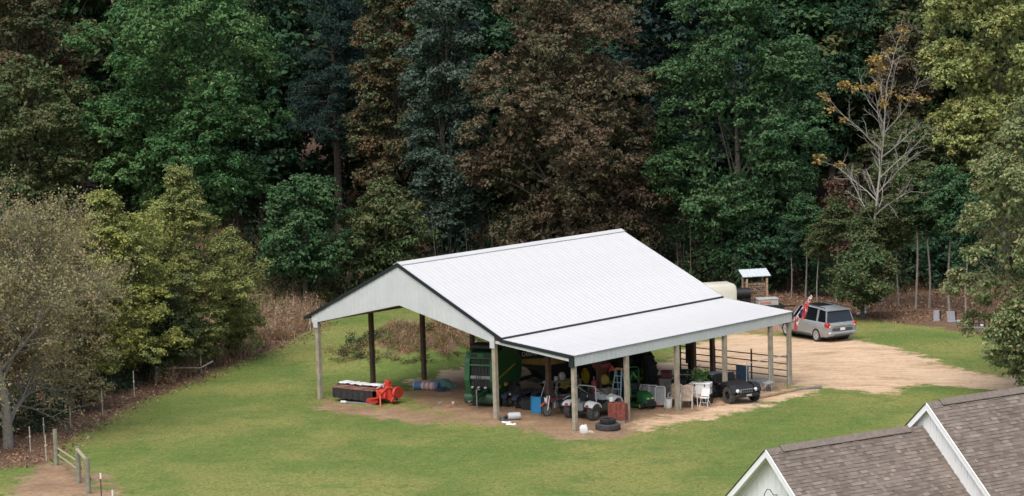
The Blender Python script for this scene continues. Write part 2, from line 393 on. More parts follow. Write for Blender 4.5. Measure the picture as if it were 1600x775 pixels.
for u in (-OVR-0.0, L_+OVR): B().box((u, -(WL+0.02), (HL-0.08+HF-0.02)/2), (0.09, 0.28, HL-HF-0.05)).build('corner_trim', trimm, barn)
for u in (-0.12, L_+0.12): b = B(); b.bar((u, -0.2, 3.72), (u, -(WL-0.1), HF+0.28), 0.04, 0.13); b.build('white_fascia_board', wallm, barn)
for v, z in ((-W_, 3.66), (0, 3.62)):
    B().box((-0.155, -v, z), (0.05, 0.30, 0.42), ch=0.01).build('post_cap_trim', wallm, barn)
# frame
for row, v, zt in (('b', -W_, 4.05), ('m', 0.0, 4.1), ('f', WL, 3.42)):
    us = [0, BAY, 2*BAY, 3*BAY, 4*BAY, L_]
    for i, u in enumerate(us):
        P = uv2w(u, v); g = float(terrain(P.x, P.y)); s_ = 0.215 if row != 'f' else 0.20
        m = shadepost if (row == 'b' and i > 0) or (row == 'm' and i > 0) else postm
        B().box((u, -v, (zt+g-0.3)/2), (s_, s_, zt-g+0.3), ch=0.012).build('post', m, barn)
    for k in ((-1, 1) if row != 'f' else (1,)):
        B().box((L_/2, -v+k*(s_/2+0.022), zt-0.17), (L_-0.02, 0.038, 0.28)).build('header_beam', beamm, barn)
for i in range(8):
    u = 0.05+i*(L_-0.1)/7; b = B(); za = lambda v: HR-abs(v-VR)*sl_-0.2
    b.bar((u, -VR, za(VR)), (u, -(VE-.3), za(VE-.3)), 0.05, 0.14).bar((u, -VR, za(VR)), (u, -(VB+.3), za(VB+.3)), 0.05, 0.14)
    b.bar((u, -VR, 5.15), (u, -0.05, 3.98), 0.05, 0.14).bar((u, -VR, 5.15), (u, W_-.05, 3.98), 0.05, 0.14)
    for f in (0.0, 0.45, -0.45, 0.75, -0.75):
        v = VR+f*6.0; t = abs(f); zb = 5.15-(5.15-3.98)*t
        b.bar((u, -v, zb), (u, -(VR+f*6.0*0.7), za(VR+f*4.2)), 0.05, 0.09)
    b.build('truss', beamm, barn)
    b = B(); b.bar((u+.08, -0.0, 3.72), (u+.08, -WL, HL-0.14), 0.05, 0.16); b.build('rafter', beamm, barn)
for k in range(9):
    for sg in (-1, 1):
        v = VR+sg*(0.3+k*0.76); B().box((L_/2, -v, HR-abs(v-VR)*sl_-0.1), (L_, 0.09, 0.04)).build('purlin', beamm, barn)
# ---------------------------------------------------------------- house (nearer, partly in frame)
shm = bpy.data.materials.new('asphalt_shingles'); shm.use_nodes = True
def _sh():
    t = shm.node_tree; p = t.nodes['Principled BSDF']; p.inputs['Roughness'].default_value = 0.95; p.inputs['Specular IOR Level'].default_value = 0.2
    a = t.nodes.new('ShaderNodeAttribute'); a.attribute_name = 'tint'; sp = t.nodes.new('ShaderNodeSeparateColor'); t.links.new(a.outputs['Color'], sp.inputs[0])
    r = t.nodes.new('ShaderNodeValToRGB'); e = r.color_ramp.elements
    e[0].position = 0; e[0].color = (0.122, 0.098, 0.082, 1); e[1].position = 1; e[1].color = (0.235, 0.198, 0.168, 1)
    for pos, c in ((0.35, (0.158, 0.128, 0.107)), (0.7, (0.186, 0.152, 0.127))): x = e.new(pos); x.color = (*c, 1)
    t.links.new(sp.outputs[0], r.inputs[0])
    tc = t.nodes.new('ShaderNodeTexCoord'); n = t.nodes.new('ShaderNodeTexNoise'); n.inputs['Scale'].default_value = 55; n.inputs['Detail'].default_value = 3; t.links.new(tc.outputs['Object'], n.inputs['Vector'])
    n2 = t.nodes.new('ShaderNodeTexNoise'); n2.inputs['Scale'].default_value = 0.8; t.links.new(tc.outputs['Object'], n2.inputs['Vector'])
    ad = t.nodes.new('ShaderNodeMath'); ad.operation = 'ADD'; t.links.new(n.outputs[0], ad.inputs[0]); t.links.new(n2.outputs[0], ad.inputs[1])
    mr = t.nodes.new('ShaderNodeMapRange'); mr.inputs[1].default_value = 0.6; mr.inputs[2].default_value = 1.4; mr.inputs[3].default_value = 0.7; mr.inputs[4].default_value = 1.3; t.links.new(ad.outputs[0], mr.inputs[0])
    hv = t.nodes.new('ShaderNodeHueSaturation'); t.links.new(r.outputs[0], hv.inputs['Color']); t.links.new(mr.outputs[0], hv.inputs['Value']); t.links.new(hv.outputs[0], p.inputs['Base Color'])
_sh()
whitem = mat('white_paint', (0.80, 0.80, 0.785), 0.5, 0.03, 2.0)
sidm = mat('white_siding', (0.78, 0.785, 0.775), 0.55, 0.03, 1.5)
drk = mat('dark_underlay', (0.03, 0.024, 0.022), 0.9)
HY = 82.0
apex = at(1197, 703, HY); HZ = apex.z; hdir = math.atan2(2.95, 4.8); SLP = 0.86
house = thing('gabled_house', 'white board-and-batten house with brown shingle roof in front of the lawn', 'house', (apex.x, apex.y, 0), hdir)
# house local: x along ridge (0 = first rake edge), y to the back (+) / front (-)
hground = float(terrain(apex.x+4, apex.y))
def shingle_part(name, x0, x1, half, zr, seed, both=True):
    rng_ = np.random.default_rng(seed); V = []; F = []; T = []
    ca = 1/math.sqrt(1+SLP*SLP); sa = SLP*ca; Ls = half/ca; exp = 0.143
    for sgn in ((-1, 1) if both else (-1,)):
        nc = int(Ls/exp)+1
        for c in range(nc):
            s0 = Ls-(c+1)*exp; s1 = s0+exp*1.12; e = Ls-c*exp
            top = max(s0, 0.0); x = x0-rng_.uniform(0, .25)
            while x < x1:
                wd_ = rng_.choice([0.12, 0.17, 0.23, 0.3])*rng_.uniform(.85, 1.15); xa, xb = max(x, x0), min(x+wd_, x1); x += wd_
                if xb-xa < 0.02: continue
                th = 0.010+0.012*(rng_.random() < 0.5); lo = e
                tv = rng_.random()*0.8+(0.2 if th > 0.015 else 0.0)
                def P(xx, s, h): return (xx, sgn*(s*ca)+sgn*h*sa, zr-s*sa+h*ca)
                o = len(V); V += [P(xa, top, 0.003), P(xb, top, 0.003), P(xb, lo, th), P(xa, lo, th), P(xb, lo, -0.004), P(xa, lo, -0.004)]
                q = [(o, o+1, o+2, o+3), (o+3, o+2, o+4, o+5)]; F += [f[::-1] for f in q] if sgn < 0 else q
                if sgn < 0: F[-2:] = [f[::-1] for f in F[-2:]]
                if sgn > 0: F[-2:] = [f[::-1] for f in F[-2:]]
                T += [(tv, tv, tv, 1)]*6
    me = bpy.data.meshes.new(name); me.from_pydata(V, [], F)
    a = me.color_attributes.new('tint', 'FLOAT_COLOR', 'POINT'); a.data.foreach_set('color', np.array(T, np.float32).reshape(-1)); me.materials.append(shm)
    o = link(name, me, house); o['kind'] = 'stuff'; return o
def gable_block(x0, x1, half, zr, oh, wall_bottom, first):
    """roof from x0 to x1, rake overhang oh at x0, half width of the roof"""
    ca = 1/math.sqrt(1+SLP*SLP); sa = SLP*ca
    deck = B()
    for sgn in (-1, 1):
        deck.prism([(0, zr-0.005), (sgn*half, zr-half*SLP-0.005), (sgn*half, zr-half*SLP-0.045), (0, zr-0.045)], x0+0.004, x1-0.004, 'YZ')
    rf = deck.build('roof', drk, house)
    shingle_part('shingles', x0-0.01, x1, half, zr+0.006, int(zr*100))
    # ridge cap run, raised vent with dark edge
    cap = B(); e = 0.20
    for sgn in (-1, 1): cap.prism([(0, zr+0.085), (sgn*e, zr+0.085-e*SLP), (sgn*e, zr+0.068-e*SLP), (0, zr+0.068)], x0+0.55, x1-(0.0 if not first else 0.75), 'YZ')
    cm = mat('ridge_shingle', (0.205, 0.168, 0.14), 0.95, 0.18, 9.0, 0.4)
    cap.build('ridge_cap', cm, house)
    cap = B()
    for sgn in (-1, 1): cap.prism([(0, zr+0.03), (sgn*0.15, zr+0.03-0.15*SLP), (sgn*0.15, zr+0.012-0.15*SLP), (0, zr+0.012)], x0-0.01, x0+0.56, 'YZ')
    cap.build('ridge_cap', cm, house)
    vent = B()
    for sgn in (-1, 1): vent.prism([(0, zr+0.067), (sgn*(e-.012), zr+0.067-(e-.012)*SLP), (sgn*(e-.012), zr-0.0-(e-.012)*SLP), (0, zr+0.0)], x0+0.57, x1-(0.02 if not first else 0.77), 'YZ')
    vent.build('ridge_vent', mat('vent_black', (0.03, 0.022, 0.022), 0.8), house)
    # rake boards, soffit, gable wall
    for sgn in (-1, 1):
        n_ = Vector((0, sgn*sa, ca)); a = Vector((x0+0.02, 0, zr-0.012)); b_ = Vector((x0+0.02, sgn*half, zr-0.012-half*SLP))
        d_ = 0.23
        rk = B(); q = [a+Vector((0, 0, 0)), b_, b_-Vector((0, 0, d_)), a-Vector((0, 0, d_))]
        rk.loft([[p+Vector((-0.045, 0, 0)) for p in q], [p for p in q]] if sgn < 0 else [[p for p in q], [p+Vector((-0.045, 0, 0)) for p in q]]); rk.build('rake_board', whitem, house)
        dm = B(); q = [a+n_*0.012, b_+n_*0.012, b_+n_*0.03, a+n_*0.03]
        q = [p+Vector((0, 0, 0)) for p in q]; dm.loft([[p+Vector((-0.075, 0, 0)) for p in q], [p+Vector((-0.025, 0, 0)) for p in q]]); dm.build('drip_edge', trimm if sgn > 0 else whitem, house)
        sf = B(); sf.prism([(0, zr-0.06), (sgn*half, zr-0.06-half*SLP), (sgn*half, zr-0.08-half*SLP), (0, zr-0.08)], x0+0.022, x0+oh, 'YZ'); sf.build('soffit', whitem, house)
        # frieze
        fz = B(); q = [(0, zr-0.085), (sgn*half, zr-0.085-half*SLP), (sgn*half, zr-0.20-half*SLP), (0, zr-0.20)]
        fz.prism(q, x0+oh-0.025, x0+oh-0.002, 'YZ'); fz.build('frieze_board', whitem, house)
    hw = half-0.35
    wl = B().prism([(-hw, wall_bottom), (hw, wall_bottom), (hw, zr-0.09-hw*SLP), (0, zr-0.09), (-hw, zr-0.09-hw*SLP)], x0+oh, x0+oh+0.12, 'YZ').build('wall', sidm, house)
    k = -int(hw/0.305)
    while k*0.305 < hw:
        y = k*0.305+0.06; zt = zr-0.2-abs(y)*SLP
        if zt > wall_bottom+.1: B().box((x0+oh-0.010, y, (zt+wall_bottom)/2), (0.022, 0.045, zt-wall_bottom)).build('batten', sidm, house)
        k += 1
    for sgn in (-1, 1):
        B().box(((x0+oh+x1)/2+.07, sgn*hw, (wall_bottom+zr-half*SLP)/2+.1), (x1-x0-oh-.13, 0.12, zr-half*SLP-wall_bottom+.3)).build('wall', sidm, house)
        B().box(((x0+x1)/2, sgn*(half+0.012), zr-half*SLP-0.10), (x1-x0-.1, 0.022, 0.16)).build('eave_fascia', whitem, house)
a2 = None
r2 = ray(1448, 630); c_, s_ = math.cos(hdir), math.sin(hdir); YO = -0.45
# second, taller block: its ridge parallel to the first and a little nearer
q_ = apex+Vector((-s_*YO, c_*YO, 0)); t_ = (q_.y*c_-q_.x*s_)/(r2[1]*c_-r2[0]*s_); P2 = Vector((r2[0]*t_, r2[1]*t_, CAMZ+r2[2]*t_))
X2 = (P2.x-apex.x)*c_+(P2.y-apex.y)*s_; Z2 = P2.z
gable_block(0.0, X2+0.3, 4.1, HZ, 0.42, hground-0.3, True)
_n = set(house.children)
gable_block(X2, X2+9.0, 5.2, Z2, 0.2, hground-0.3, False)
for o in house.children:
    if o not in _n: o.location.y += YO
gl = B().tube([(0.42, -0.02, HZ-1.55), (0.25, -0.02, HZ-1.52), (0.12, -0.02, HZ-1.33), (0.0, -0.02, HZ-1.30), (-0.1, -0.02, HZ-1.42), (-0.12, -0.02, HZ-1.56)], 0.014, 8)
gl.build('lamp_arm', trimm, house)
B().lathe([(0.02, 0.12), (0.05, 0.1), (0.16, 0.0), (0.155, 0.0), (0.04, 0.09)], 16, (-0.12, -0.02, HZ-1.68)).build('lamp_shade', trimm, house)
# ---------------------------------------------------------------- trees
def leaf_mesh(name, pos, nrm, size, tint, aspect=0.55, rng_=None):
    """one folded four-cornered leaf per position; numpy arrays in, mesh out"""
    n = len(pos); rng_ = rng_ or np.random.default_rng(1)
    nrm = nrm/np.linalg.norm(nrm, axis=1, keepdims=True)
    a = rng_.normal(size=(n, 3)); d = a-nrm*np.sum(a*nrm, 1, keepdims=True); d /= np.linalg.norm(d, axis=1, keepdims=True)
    s = np.cross(nrm, d); L = size[:, None]*d; Wd = size[:, None]*aspect*0.5*s; dn = nrm*size[:, None]*0.14
    V = np.stack([pos-L*0.5, pos+Wd-dn*0.0+dn, pos+L*0.5-dn, pos-Wd+dn], 1).reshape(-1, 3)
    me = bpy.data.meshes.new(name); me.vertices.add(4*n); me.vertices.foreach_set('co', V.astype(np.float32).reshape(-1))
    me.loops.add(4*n); me.loops.foreach_set('vertex_index', np.arange(4*n, dtype=np.int32))
    me.polygons.add(n); me.polygons.foreach_set('loop_start', np.arange(0, 4*n, 4, dtype=np.int32))
    me.update(calc_edges=True)
    t = np.ones((n, 4)); t[:, :3] = tint; t = np.repeat(t, 4, 0)
    at_ = me.color_attributes.new('tint', 'FLOAT_COLOR', 'POINT'); at_.data.foreach_set('color', t.astype(np.float32).reshape(-1))
    return me
def clump_leaves(cen, rad, nleaf, size, rng_, flat=0.5, upbias=0.7, droop=0.25, out=None, shell=0.5):
    """leaves for many clumps; cen (k,3), rad (k,), nleaf per clump"""
    k = len(cen); tot = int(k*nleaf); ci = rng_.integers(0, k, tot)
    d = rng_.normal(size=(tot, 3)); d /= np.linalg.norm(d, axis=1, keepdims=True)
    fl = rng_.random(tot) < upbias; d[fl, 2] = np.abs(d[fl, 2])
    r = rng_.random(tot)**shell
    off = d*r[:, None]*rad[ci][:, None]; off[:, 2] *= flat; off[:, 2] -= droop*(off[:, 0]**2+off[:, 1]**2)/np.maximum(rad[ci], .1)
    pos = cen[ci]+off
    nr = np.array([0, 0, 0.9])+0.55*d+0.55*rng_.normal(size=(tot, 3))
    if out is not None: nr += 0.35*out[ci]
    cr = rng_.random(k)
    tint = np.stack([rng_.random(tot), cr[ci], rng_.random(tot)], 1)
    return pos, nr, size*rng_.uniform(0.6, 1.35, tot), tint
def broadleaf(seed, H, rad, base, leaf=0.252, dens=1.0, prof=(0.55, 0.45), lean=(0, 0), gap=0.22, bough=None, crad=(0.38, 0.75), trunk_r=None, flat=0.62, squash=1.0, ndraw=14, sparse=1.0, tip_jit=0.08):
    """boughs on the crown's envelope, leaf clumps over each bough's outer and upper face; returns (wood MB, leaf mesh)"""
    rng_ = np.random.default_rng(seed); ch = H-base; rb = bough or max(0.8, min(2.1, rad*0.30))
    pk = prof[0]/(prof[0]+prof[1]); mxv = pk**prof[0]*(1-pk)**prof[1]
    env = lambda t: (np.clip(t, 1e-3, 1)**prof[0]*np.clip(1-t, 1e-3, 1)**prof[1])/mxv
    nb = max(9, int(dens*1.65*2*math.pi*rad*0.75*ch/(math.pi*rb*rb)))
    i = np.arange(nb); ga = i*2.39996+rng_.normal(size=nb)*0.45; t = np.clip((i+0.5)/nb+rng_.normal(size=nb)*0.05, 0.01, 0.99)
    br = rb*rng_.uniform(0.62, 1.25, nb)*(1.12-0.4*t)
    rr = np.maximum(env(t)*rad*(0.96+rng_.normal(size=nb)*tip_jit*1.3)-br*0.75, 0.05)
    dp = rng_.random(nb) < 0.28; rr[dp] *= rng_.uniform(0.35, 0.75, dp.sum())
    keep = rng_.random(nb) > gap*0.55
    bc = np.stack([np.cos(ga)*rr+lean[0]*t*ch, np.sin(ga)*rr*squash+lean[1]*t*ch, base+br*0.4+t*(ch-br*0.9)], 1)[keep]; br = br[keep]; nb = len(bc)
    ax = bc-np.stack([bc[:, 0]*0, bc[:, 1]*0, bc[:, 2]-1.0], 1); ax[:, 2] = 0.9; ax[:, :2] /= (np.linalg.norm(ax[:, :2], axis=1, keepdims=True)+1e-6)
    ax /= np.linalg.norm(ax, axis=1, keepdims=True)
    mr_ = (crad[0]+crad[1])/2; C_ = []; O_ = []; G_ = []
    for j in range(nb):
        k = int(dens*1.25*2*math.pi*br[j]**2/(math.pi*mr_*mr_)*0.8)+3
        d = rng_.normal(size=(k*2, 3)); d /= np.linalg.norm(d, axis=1, keepdims=True); d = d[(d @ ax[j]) > -0.30+0.35*rng_.random(len(d))][:k]
        rj = br[j]*(0.86+0.14*rng_.normal(size=len(d))*0.8); p = bc[j]+d*rj[:, None]*np.array([1, 1, 0.72]); C_.append(p); O_.append(d); G_.append(np.full(len(d), rng_.random()))
    cen = np.concatenate(C_); outv = np.concatenate(O_); bt = np.concatenate(G_); k = len(cen); cr = rng_.uniform(crad[0], crad[1], k)
    nleaf = max(4, sparse*math.pi*mr_**2*1.5/(leaf*leaf*0.55))
    pos, nr, sz, tint = clump_leaves(cen, cr, nleaf, leaf, rng_, flat, 0.72, 0.15, outv)
    # boughs keep one colour cast, clumps vary a little within it
    tint[:, 1] = np.clip(tint[:, 1]*0.45+0.55*_bough_tint(pos, bc, rng_), 0, 1)
    # sparse big leaves deep inside so that the crown is not see-through
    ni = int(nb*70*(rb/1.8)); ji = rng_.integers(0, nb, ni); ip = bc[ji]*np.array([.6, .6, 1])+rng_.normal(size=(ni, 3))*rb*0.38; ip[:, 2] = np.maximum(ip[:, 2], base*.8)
    pos = np.concatenate([pos, ip]); nr = np.concatenate([nr, rng_.normal(size=(ni, 3))]); sz = np.concatenate([sz, rng_.uniform(.3, .5, ni)*min(1, rb/1.5)]); tint = np.concatenate([tint, rng_.random((ni, 3))*np.array([.5, 1, 1])])  # inner leaves tinted darker, crown shade put into their colour
    me = leaf_mesh('crown', pos, nr, sz, tint, 0.58, rng_)
    wd = B(); tr = trunk_r or H*0.014+0.05
    top = Vector((lean[0]*ch*0.8, lean[1]*ch*0.8, base+ch*0.62)); pts = []; rs = []
    for i in range(8):
        f = i/7; z = top.z*f; tt = max(0, (z-base)/ch)
        pts.append(Vector((lean[0]*tt*ch+0.12*math.sin(seed+f*5), lean[1]*tt*ch+0.12*math.cos(seed*2+f*4), z-0.15 if i == 0 else z))); rs.append(tr*(1-f)**0.8+0.03+(tr*0.5 if i == 0 else 0))
    wd.tube(pts, rs, 8)
    for i in rng_.permutation(nb)[:max(ndraw, nb//4)]:
        c = Vector(bc[i]); z0 = base*0.75+(c.z-base*0.75)*rng_.uniform(0.35, 0.7); z0 = max(base*0.55, min(z0, top.z*.97)); f = z0/top.z
        j = min(6, int(f*7)); p0 = pts[j].lerp(pts[j+1], f*7-j); p0.z = z0
        mid = p0.lerp(c, 0.5)+Vector((0, 0, rng_.uniform(-0.1, 0.45))); r0 = 0.3*(tr*(1-f)**0.8+0.04)
        wd.tube([p0, mid, c], [r0, r0*0.6, 0.015], 5, False)
    return wd, me
def _bough_tint(pos, bc, rng_):
    v = rng_.random(len(bc)); out = np.zeros(len(pos))
    for i in range(0, len(pos), 20000):
        p = pos[i:i+20000]; d = ((p[:, None, :]-bc[None])**2).sum(2); out[i:i+20000] = v[d.argmin(1)]
    return out
def twiggy(seed, H, rad, leaf_n, leaf=0.10, levels=4, trunk_r=0.22, spread=0.9, first=0.2, kids=(9, 7, 6, 5), up=0.35, lratio=0.55, wob=0.16):
    """much-branched tree with fine bare twigs and thin foliage"""
    rng_ = np.random.default_rng(seed); wd = B(); tips = []
    def grow(p, d, ln, r, lv):
        n = 4 if lv < 2 else 3; pts = [p]; dd = d.copy()
        for i in range(n):
            dd = (dd+Vector(rng_.normal(size=3))*(wob if lv == 0 else 0.16)+Vector((0, 0, up*0.12))).normalized(); pts.append(pts[-1]+dd*ln/n)
        wd.tube(pts, [r*(1-0.75*i/n)+0.004 for i in range(n+1)], (7, 5, 4, 3, 3)[lv], False)
        if lv >= levels-1: tips.extend(pts[1:]); return
        nk = kids[lv]
        for j in range(nk):
            f = first+(1-first)*(j+rng_.random())/nk if lv == 0 else 0.25+0.75*(j+rng_.random())/nk
            q = f*n; i = min(n-1, int(q)); b = pts[i].lerp(pts[i+1], q-i)
            ax = Vector(rng_.normal(size=3)); ax = (ax-dd*ax.dot(dd)).normalized(); ang = rng_.uniform(0.5, 1.0)*spread
            nd = (dd*math.cos(ang)+ax*math.sin(ang)); nd.z += up*0.3; nd.normalize()
            grow(b, nd, ln*lratio*rng_.uniform(0.7, 1.15)*(1.15-0.45*f if lv == 0 else 1), r*(1-0.7*f)*0.55, lv+1)
    grow(Vector((0, 0, -0.15)), Vector((0.03, 0, 1)), H*0.75, trunk_r, 0)
    tp = np.array([tuple(t) for t in tips]); n = leaf_n; i = rng_.integers(0, len(tp), n)
    pos = tp[i]+rng_.normal(size=(n, 3))*0.16; nr = rng_.normal(size=(n, 3))+np.array([0, 0, 0.8])
    cl = rng_.random(len(tp)); tint = np.stack([rng_.random(n), np.repeat(rng_.random(len(tp)//3+1), 3)[:len(tp)][i], rng_.random(n)], 1)
    return wd, leaf_mesh('crown', pos, nr, leaf*rng_.uniform(0.6, 1.4, n), tint, 0.6, rng_), tp
def pine(seed, H, rad, base, nwh=22, leaf=0.3):
    rng_ = np.random.default_rng(seed); wd = B(); tr = 0.30; wd.tube([(0, 0, -0.2), (0.05, 0, H*0.35), (0, 0.08, H*0.7), (0, 0, H)], [tr*1.2, tr*0.85, tr*0.5, 0.03], 8)
    cen = []
    for i in range(nwh):
        z = base+(H-base)*i/nwh; ln = rad*(1-0.75*(i/nwh)**1.5)*rng_.uniform(0.7, 1.1)
        for j in range(rng_.integers(4, 7)):
            a = rng_.random()*6.28; e = Vector((math.cos(a)*ln, math.sin(a)*ln, z+ln*rng_.uniform(-0.05, 0.25)))
            wd.tube([(0, 0, z), Vector((0, 0, z)).lerp(e, .5)+Vector((0, 0, .12)), e], [0.06, 0.04, 0.012], 4, False)
            for f in (0.45, 0.62, 0.8, 0.95): cen.append(tuple(Vector((0, 0, z)).lerp(e, f)+Vector(rng_.normal(size=3))*0.18))
    for i in range(9):                               # dead lower stubs
        z = base*rng_.uniform(0.4, 0.98); a = rng_.random()*6.28; ln = rng_.uniform(1.0, 2.6)
        wd.tube([(0, 0, z), (math.cos(a)*ln*.6, math.sin(a)*ln*.6, z+.1), (math.cos(a)*ln, math.sin(a)*ln, z-.15)], [0.045, 0.03, 0.008], 4, False)
    cen = np.array(cen); k = len(cen)
    pos, nr, sz, tint = clump_leaves(cen, rng_.uniform(0.45, 0.8, k), 55, leaf, rng_, 0.6, 0.7, 0.1)
    nr = nr+rng_.normal(size=nr.shape)*0.6
    return wd, leaf_mesh('crown', pos, nr, sz, tint, 0.28, rng_)
bark = mat('grey_bark', (0.10, 0.085, 0.07), 0.95, 0.25, 5.0, 0.6)
darkbark = mat('dark_bark', (0.085, 0.066, 0.052), 0.95, 0.25, 5.0, 0.6)
palebark = mat('pale_bark', (0.33, 0.30, 0.25), 0.9, 0.22, 6.0, 0.4)
LM = {}
LM['oak'] = leafmat('oak_green', (0.052, 0.135, 0.048), (0.095, 0.18, 0.062), (0.15, 0.225, 0.085), 0.16)  # third colour paler, painting top-lit highlights onto scattered leaves
LM['maple'] = leafmat('maple_green', (0.042, 0.108, 0.046), (0.078, 0.145, 0.060), (0.115, 0.17, 0.075), 0.14)  # paler third colour paints in leaf highlights here too
LM['brown'] = leafmat('russet_brown', (0.140, 0.103, 0.067), (0.098, 0.108, 0.055), (0.19, 0.125, 0.082), 0.15, patch=0.22)
LM['rust'] = leafmat('rusty_olive', (0.138, 0.098, 0.054), (0.070, 0.105, 0.050), (0.19, 0.115, 0.062), 0.14, patch=0.3)
LM['olive'] = leafmat('olive_green', (0.080, 0.128, 0.052), (0.118, 0.135, 0.058), (0.16, 0.125, 0.06), 0.1)
LM['blue'] = leafmat('blue_green', (0.085, 0.125, 0.096), (0.062, 0.098, 0.070), (0.11, 0.15, 0.112), 0.15)
LM['dark'] = leafmat('dark_green', (0.032, 0.085, 0.044), (0.052, 0.105, 0.052), (0.08, 0.105, 0.05), 0.1)
LM['pine'] = leafmat('pine_needles', (0.024, 0.052, 0.045), (0.034, 0.066, 0.054), (0.045, 0.062, 0.05), 0.12)
LM['yellow'] = leafmat('yellow_green', (0.33, 0.345, 0.092), (0.21, 0.255, 0.085), (0.40, 0.37, 0.11), 0.2)
LM['lime'] = leafmat('light_olive', (0.25, 0.275, 0.088), (0.175, 0.215, 0.078), (0.33, 0.29, 0.10), 0.16)
LM['greyleaf'] = leafmat('grey_olive', (0.31, 0.27, 0.135), (0.22, 0.23, 0.105), (0.35, 0.27, 0.155), 0.3)

LM['silver'] = leafmat('silver_green', (0.24, 0.285, 0.135), (0.17, 0.22, 0.09), (0.36, 0.31, 0.16), 0.2)
LM['spring'] = leafmat('pale_spring', (0.24, 0.295, 0.105), (0.30, 0.32, 0.115), (0.38, 0.33, 0.115), 0.12)
LM['gold'] = leafmat('golden', (0.36, 0.26, 0.085), (0.28, 0.23, 0.085), (0.38, 0.22, 0.07), 0.3)
LM['maroon'] = leafmat('maroon', (0.15, 0.09, 0.062), (0.10, 0.085, 0.05), (0.19, 0.115, 0.08), 0.3)
def plant(name, label, X, Y, wd, me, leafm, barkm=bark, rz=0.0, scale=1.0, group=None, cat='tree'):
    t = thing(name, label, cat, (X, Y, float(terrain(X, Y))), rz, group); t.scale = (scale,)*3
    w_ = wd.build('trunk', barkm, t, smooth=60); me.materials.append(leafm); c = link('crown', me, t)
    return t
def tree_px(name, label, x0, x1, ytop, ybot, Y, seed, leafm, barkm=bark, cat='tree', **kw):
    cx = (x0+x1)/2; b = at(cx, 450, Y); gz = float(terrain(b.x, Y)); top = at(cx, ytop, Y).z-gz; bot = max(0.6, at(cx, ybot, Y).z-gz)
    rad = (x1-x0)/2*Y/FPX
    wd, me = broadleaf(seed, top, rad, bot, **kw)
    return plant(name, label, b.x, Y, wd, me, LM[leafm], barkm, 0.0, cat=cat)
T1 = tree_px('oak_tree', 'broad bright green oak in the wood behind the yellow-green shrubs', 135, 462, -50, 360, 172, 11, 'oak', prof=(0.5, 0.5), gap=0.14)
tree_px('oak_tree', 'tall russet-brown oak standing directly behind the ridge of the barn', 728, 1045, -50, 440, 172, 12, 'brown', prof=(0.35, 0.4), gap=0.14)
tree_px('maple_tree', 'big layered dark green maple behind the far end of the barn roof', 1010, 1305, -45, 455, 171, 13, 'maple', prof=(0.45, 0.5), gap=0.14)
tree_px('narrow_tree', 'narrow blue-green tree between the rusty tree and the russet oak', 635, 768, -60, 400, 176, 14, 'blue', prof=(0.3, 0.3), gap=0.14)
tree_px('rusty_tree', 'rusty olive tree between the dark pine and the blue-green tree', 560, 690, -40, 400, 180, 15, 'rust', prof=(0.3, 0.35), gap=0.14)
tree_px('rusty_tree', 'reddish-brown tree at the top left corner of the wood', -40, 135, -70, 300, 178, 16, 'rust', gap=0.14)
tree_px('olive_tree', 'dull olive-green tree low at the left edge behind the bare grey tree', -60, 170, 95, 380, 170, 17, 'olive', gap=0.14)
wd, me = pine(18, at(530, -70, 186).z, 4.4, 9.5); b_ = at(528, 300, 186)
plant('pine_tree', 'dark pine with a bare lower trunk behind the bright green oak', b_.x, 186, wd, me, LM['pine'], darkbark)
tree_px('yellow_tree', 'tall pale yellow-green tree at the top right corner', 1440, 1690, -60, 330, 173, 19, 'spring', prof=(0.6, 0.45), gap=0.14)
tree_px('olive_tree', 'dark olive understorey tree behind the bare tree with golden tufts', 1325, 1520, 185, 455, 173, 20, 'olive', gap=0.14)
tree_px('oak_tree', 'grey-green oak close by at the right edge above the house roof', 1490, 1760, 150, 655, 126, 21, 'silver', palebark, leaf=0.185, crad=(0.3, 0.58), bough=1.2, prof=(0.45, 0.5), gap=0.14)
tree_px('brown_tree', 'faded brown treetop between the maple and the yellow-green tree', 1375, 1465, 40, 200, 184, 22, 'brown', gap=0.14)
tree_px('understorey_tree', 'green understorey tree at the foot of the dark pine', 400, 560, 275, 440, 168, 23, 'maple', gap=0.16, prof=(.4, .5))
tree_px('understorey_tree', 'olive green low tree just left above the barn gable', 530, 680, 285, 440, 171, 24, 'olive', gap=0.16, prof=(.4, .5))
tree_px('understorey_tree', 'low dark green tree under the boughs of the big maple', 1130, 1270, 330, 445, 169, 25, 'dark', gap=0.16, prof=(.4, .5))
tree_px('understorey_tree', 'small maroon-leaved tree beside the trunk of the bare golden-tufted tree', 1285, 1335, 285, 400, 167, 26, 'maroon', gap=0.16, sparse=.7)
tree_px('understorey_tree', 'low dark green tree behind the two grey boards', 1400, 1540, 360, 460, 168, 27, 'dark', gap=0.14)
tree_px('understorey_tree', 'low olive thicket hiding the foot of the bare golden-tufted tree', 1285, 1415, 385, 478, 153, 29, 'olive', gap=0.16, prof=(.4, .5), bough=.8, leaf=.2)
tree_px('dark_tree', 'deep green treetop above the bare golden-tufted tree', 1190, 1420, -60, 250, 190, 28, 'dark', gap=0.25)
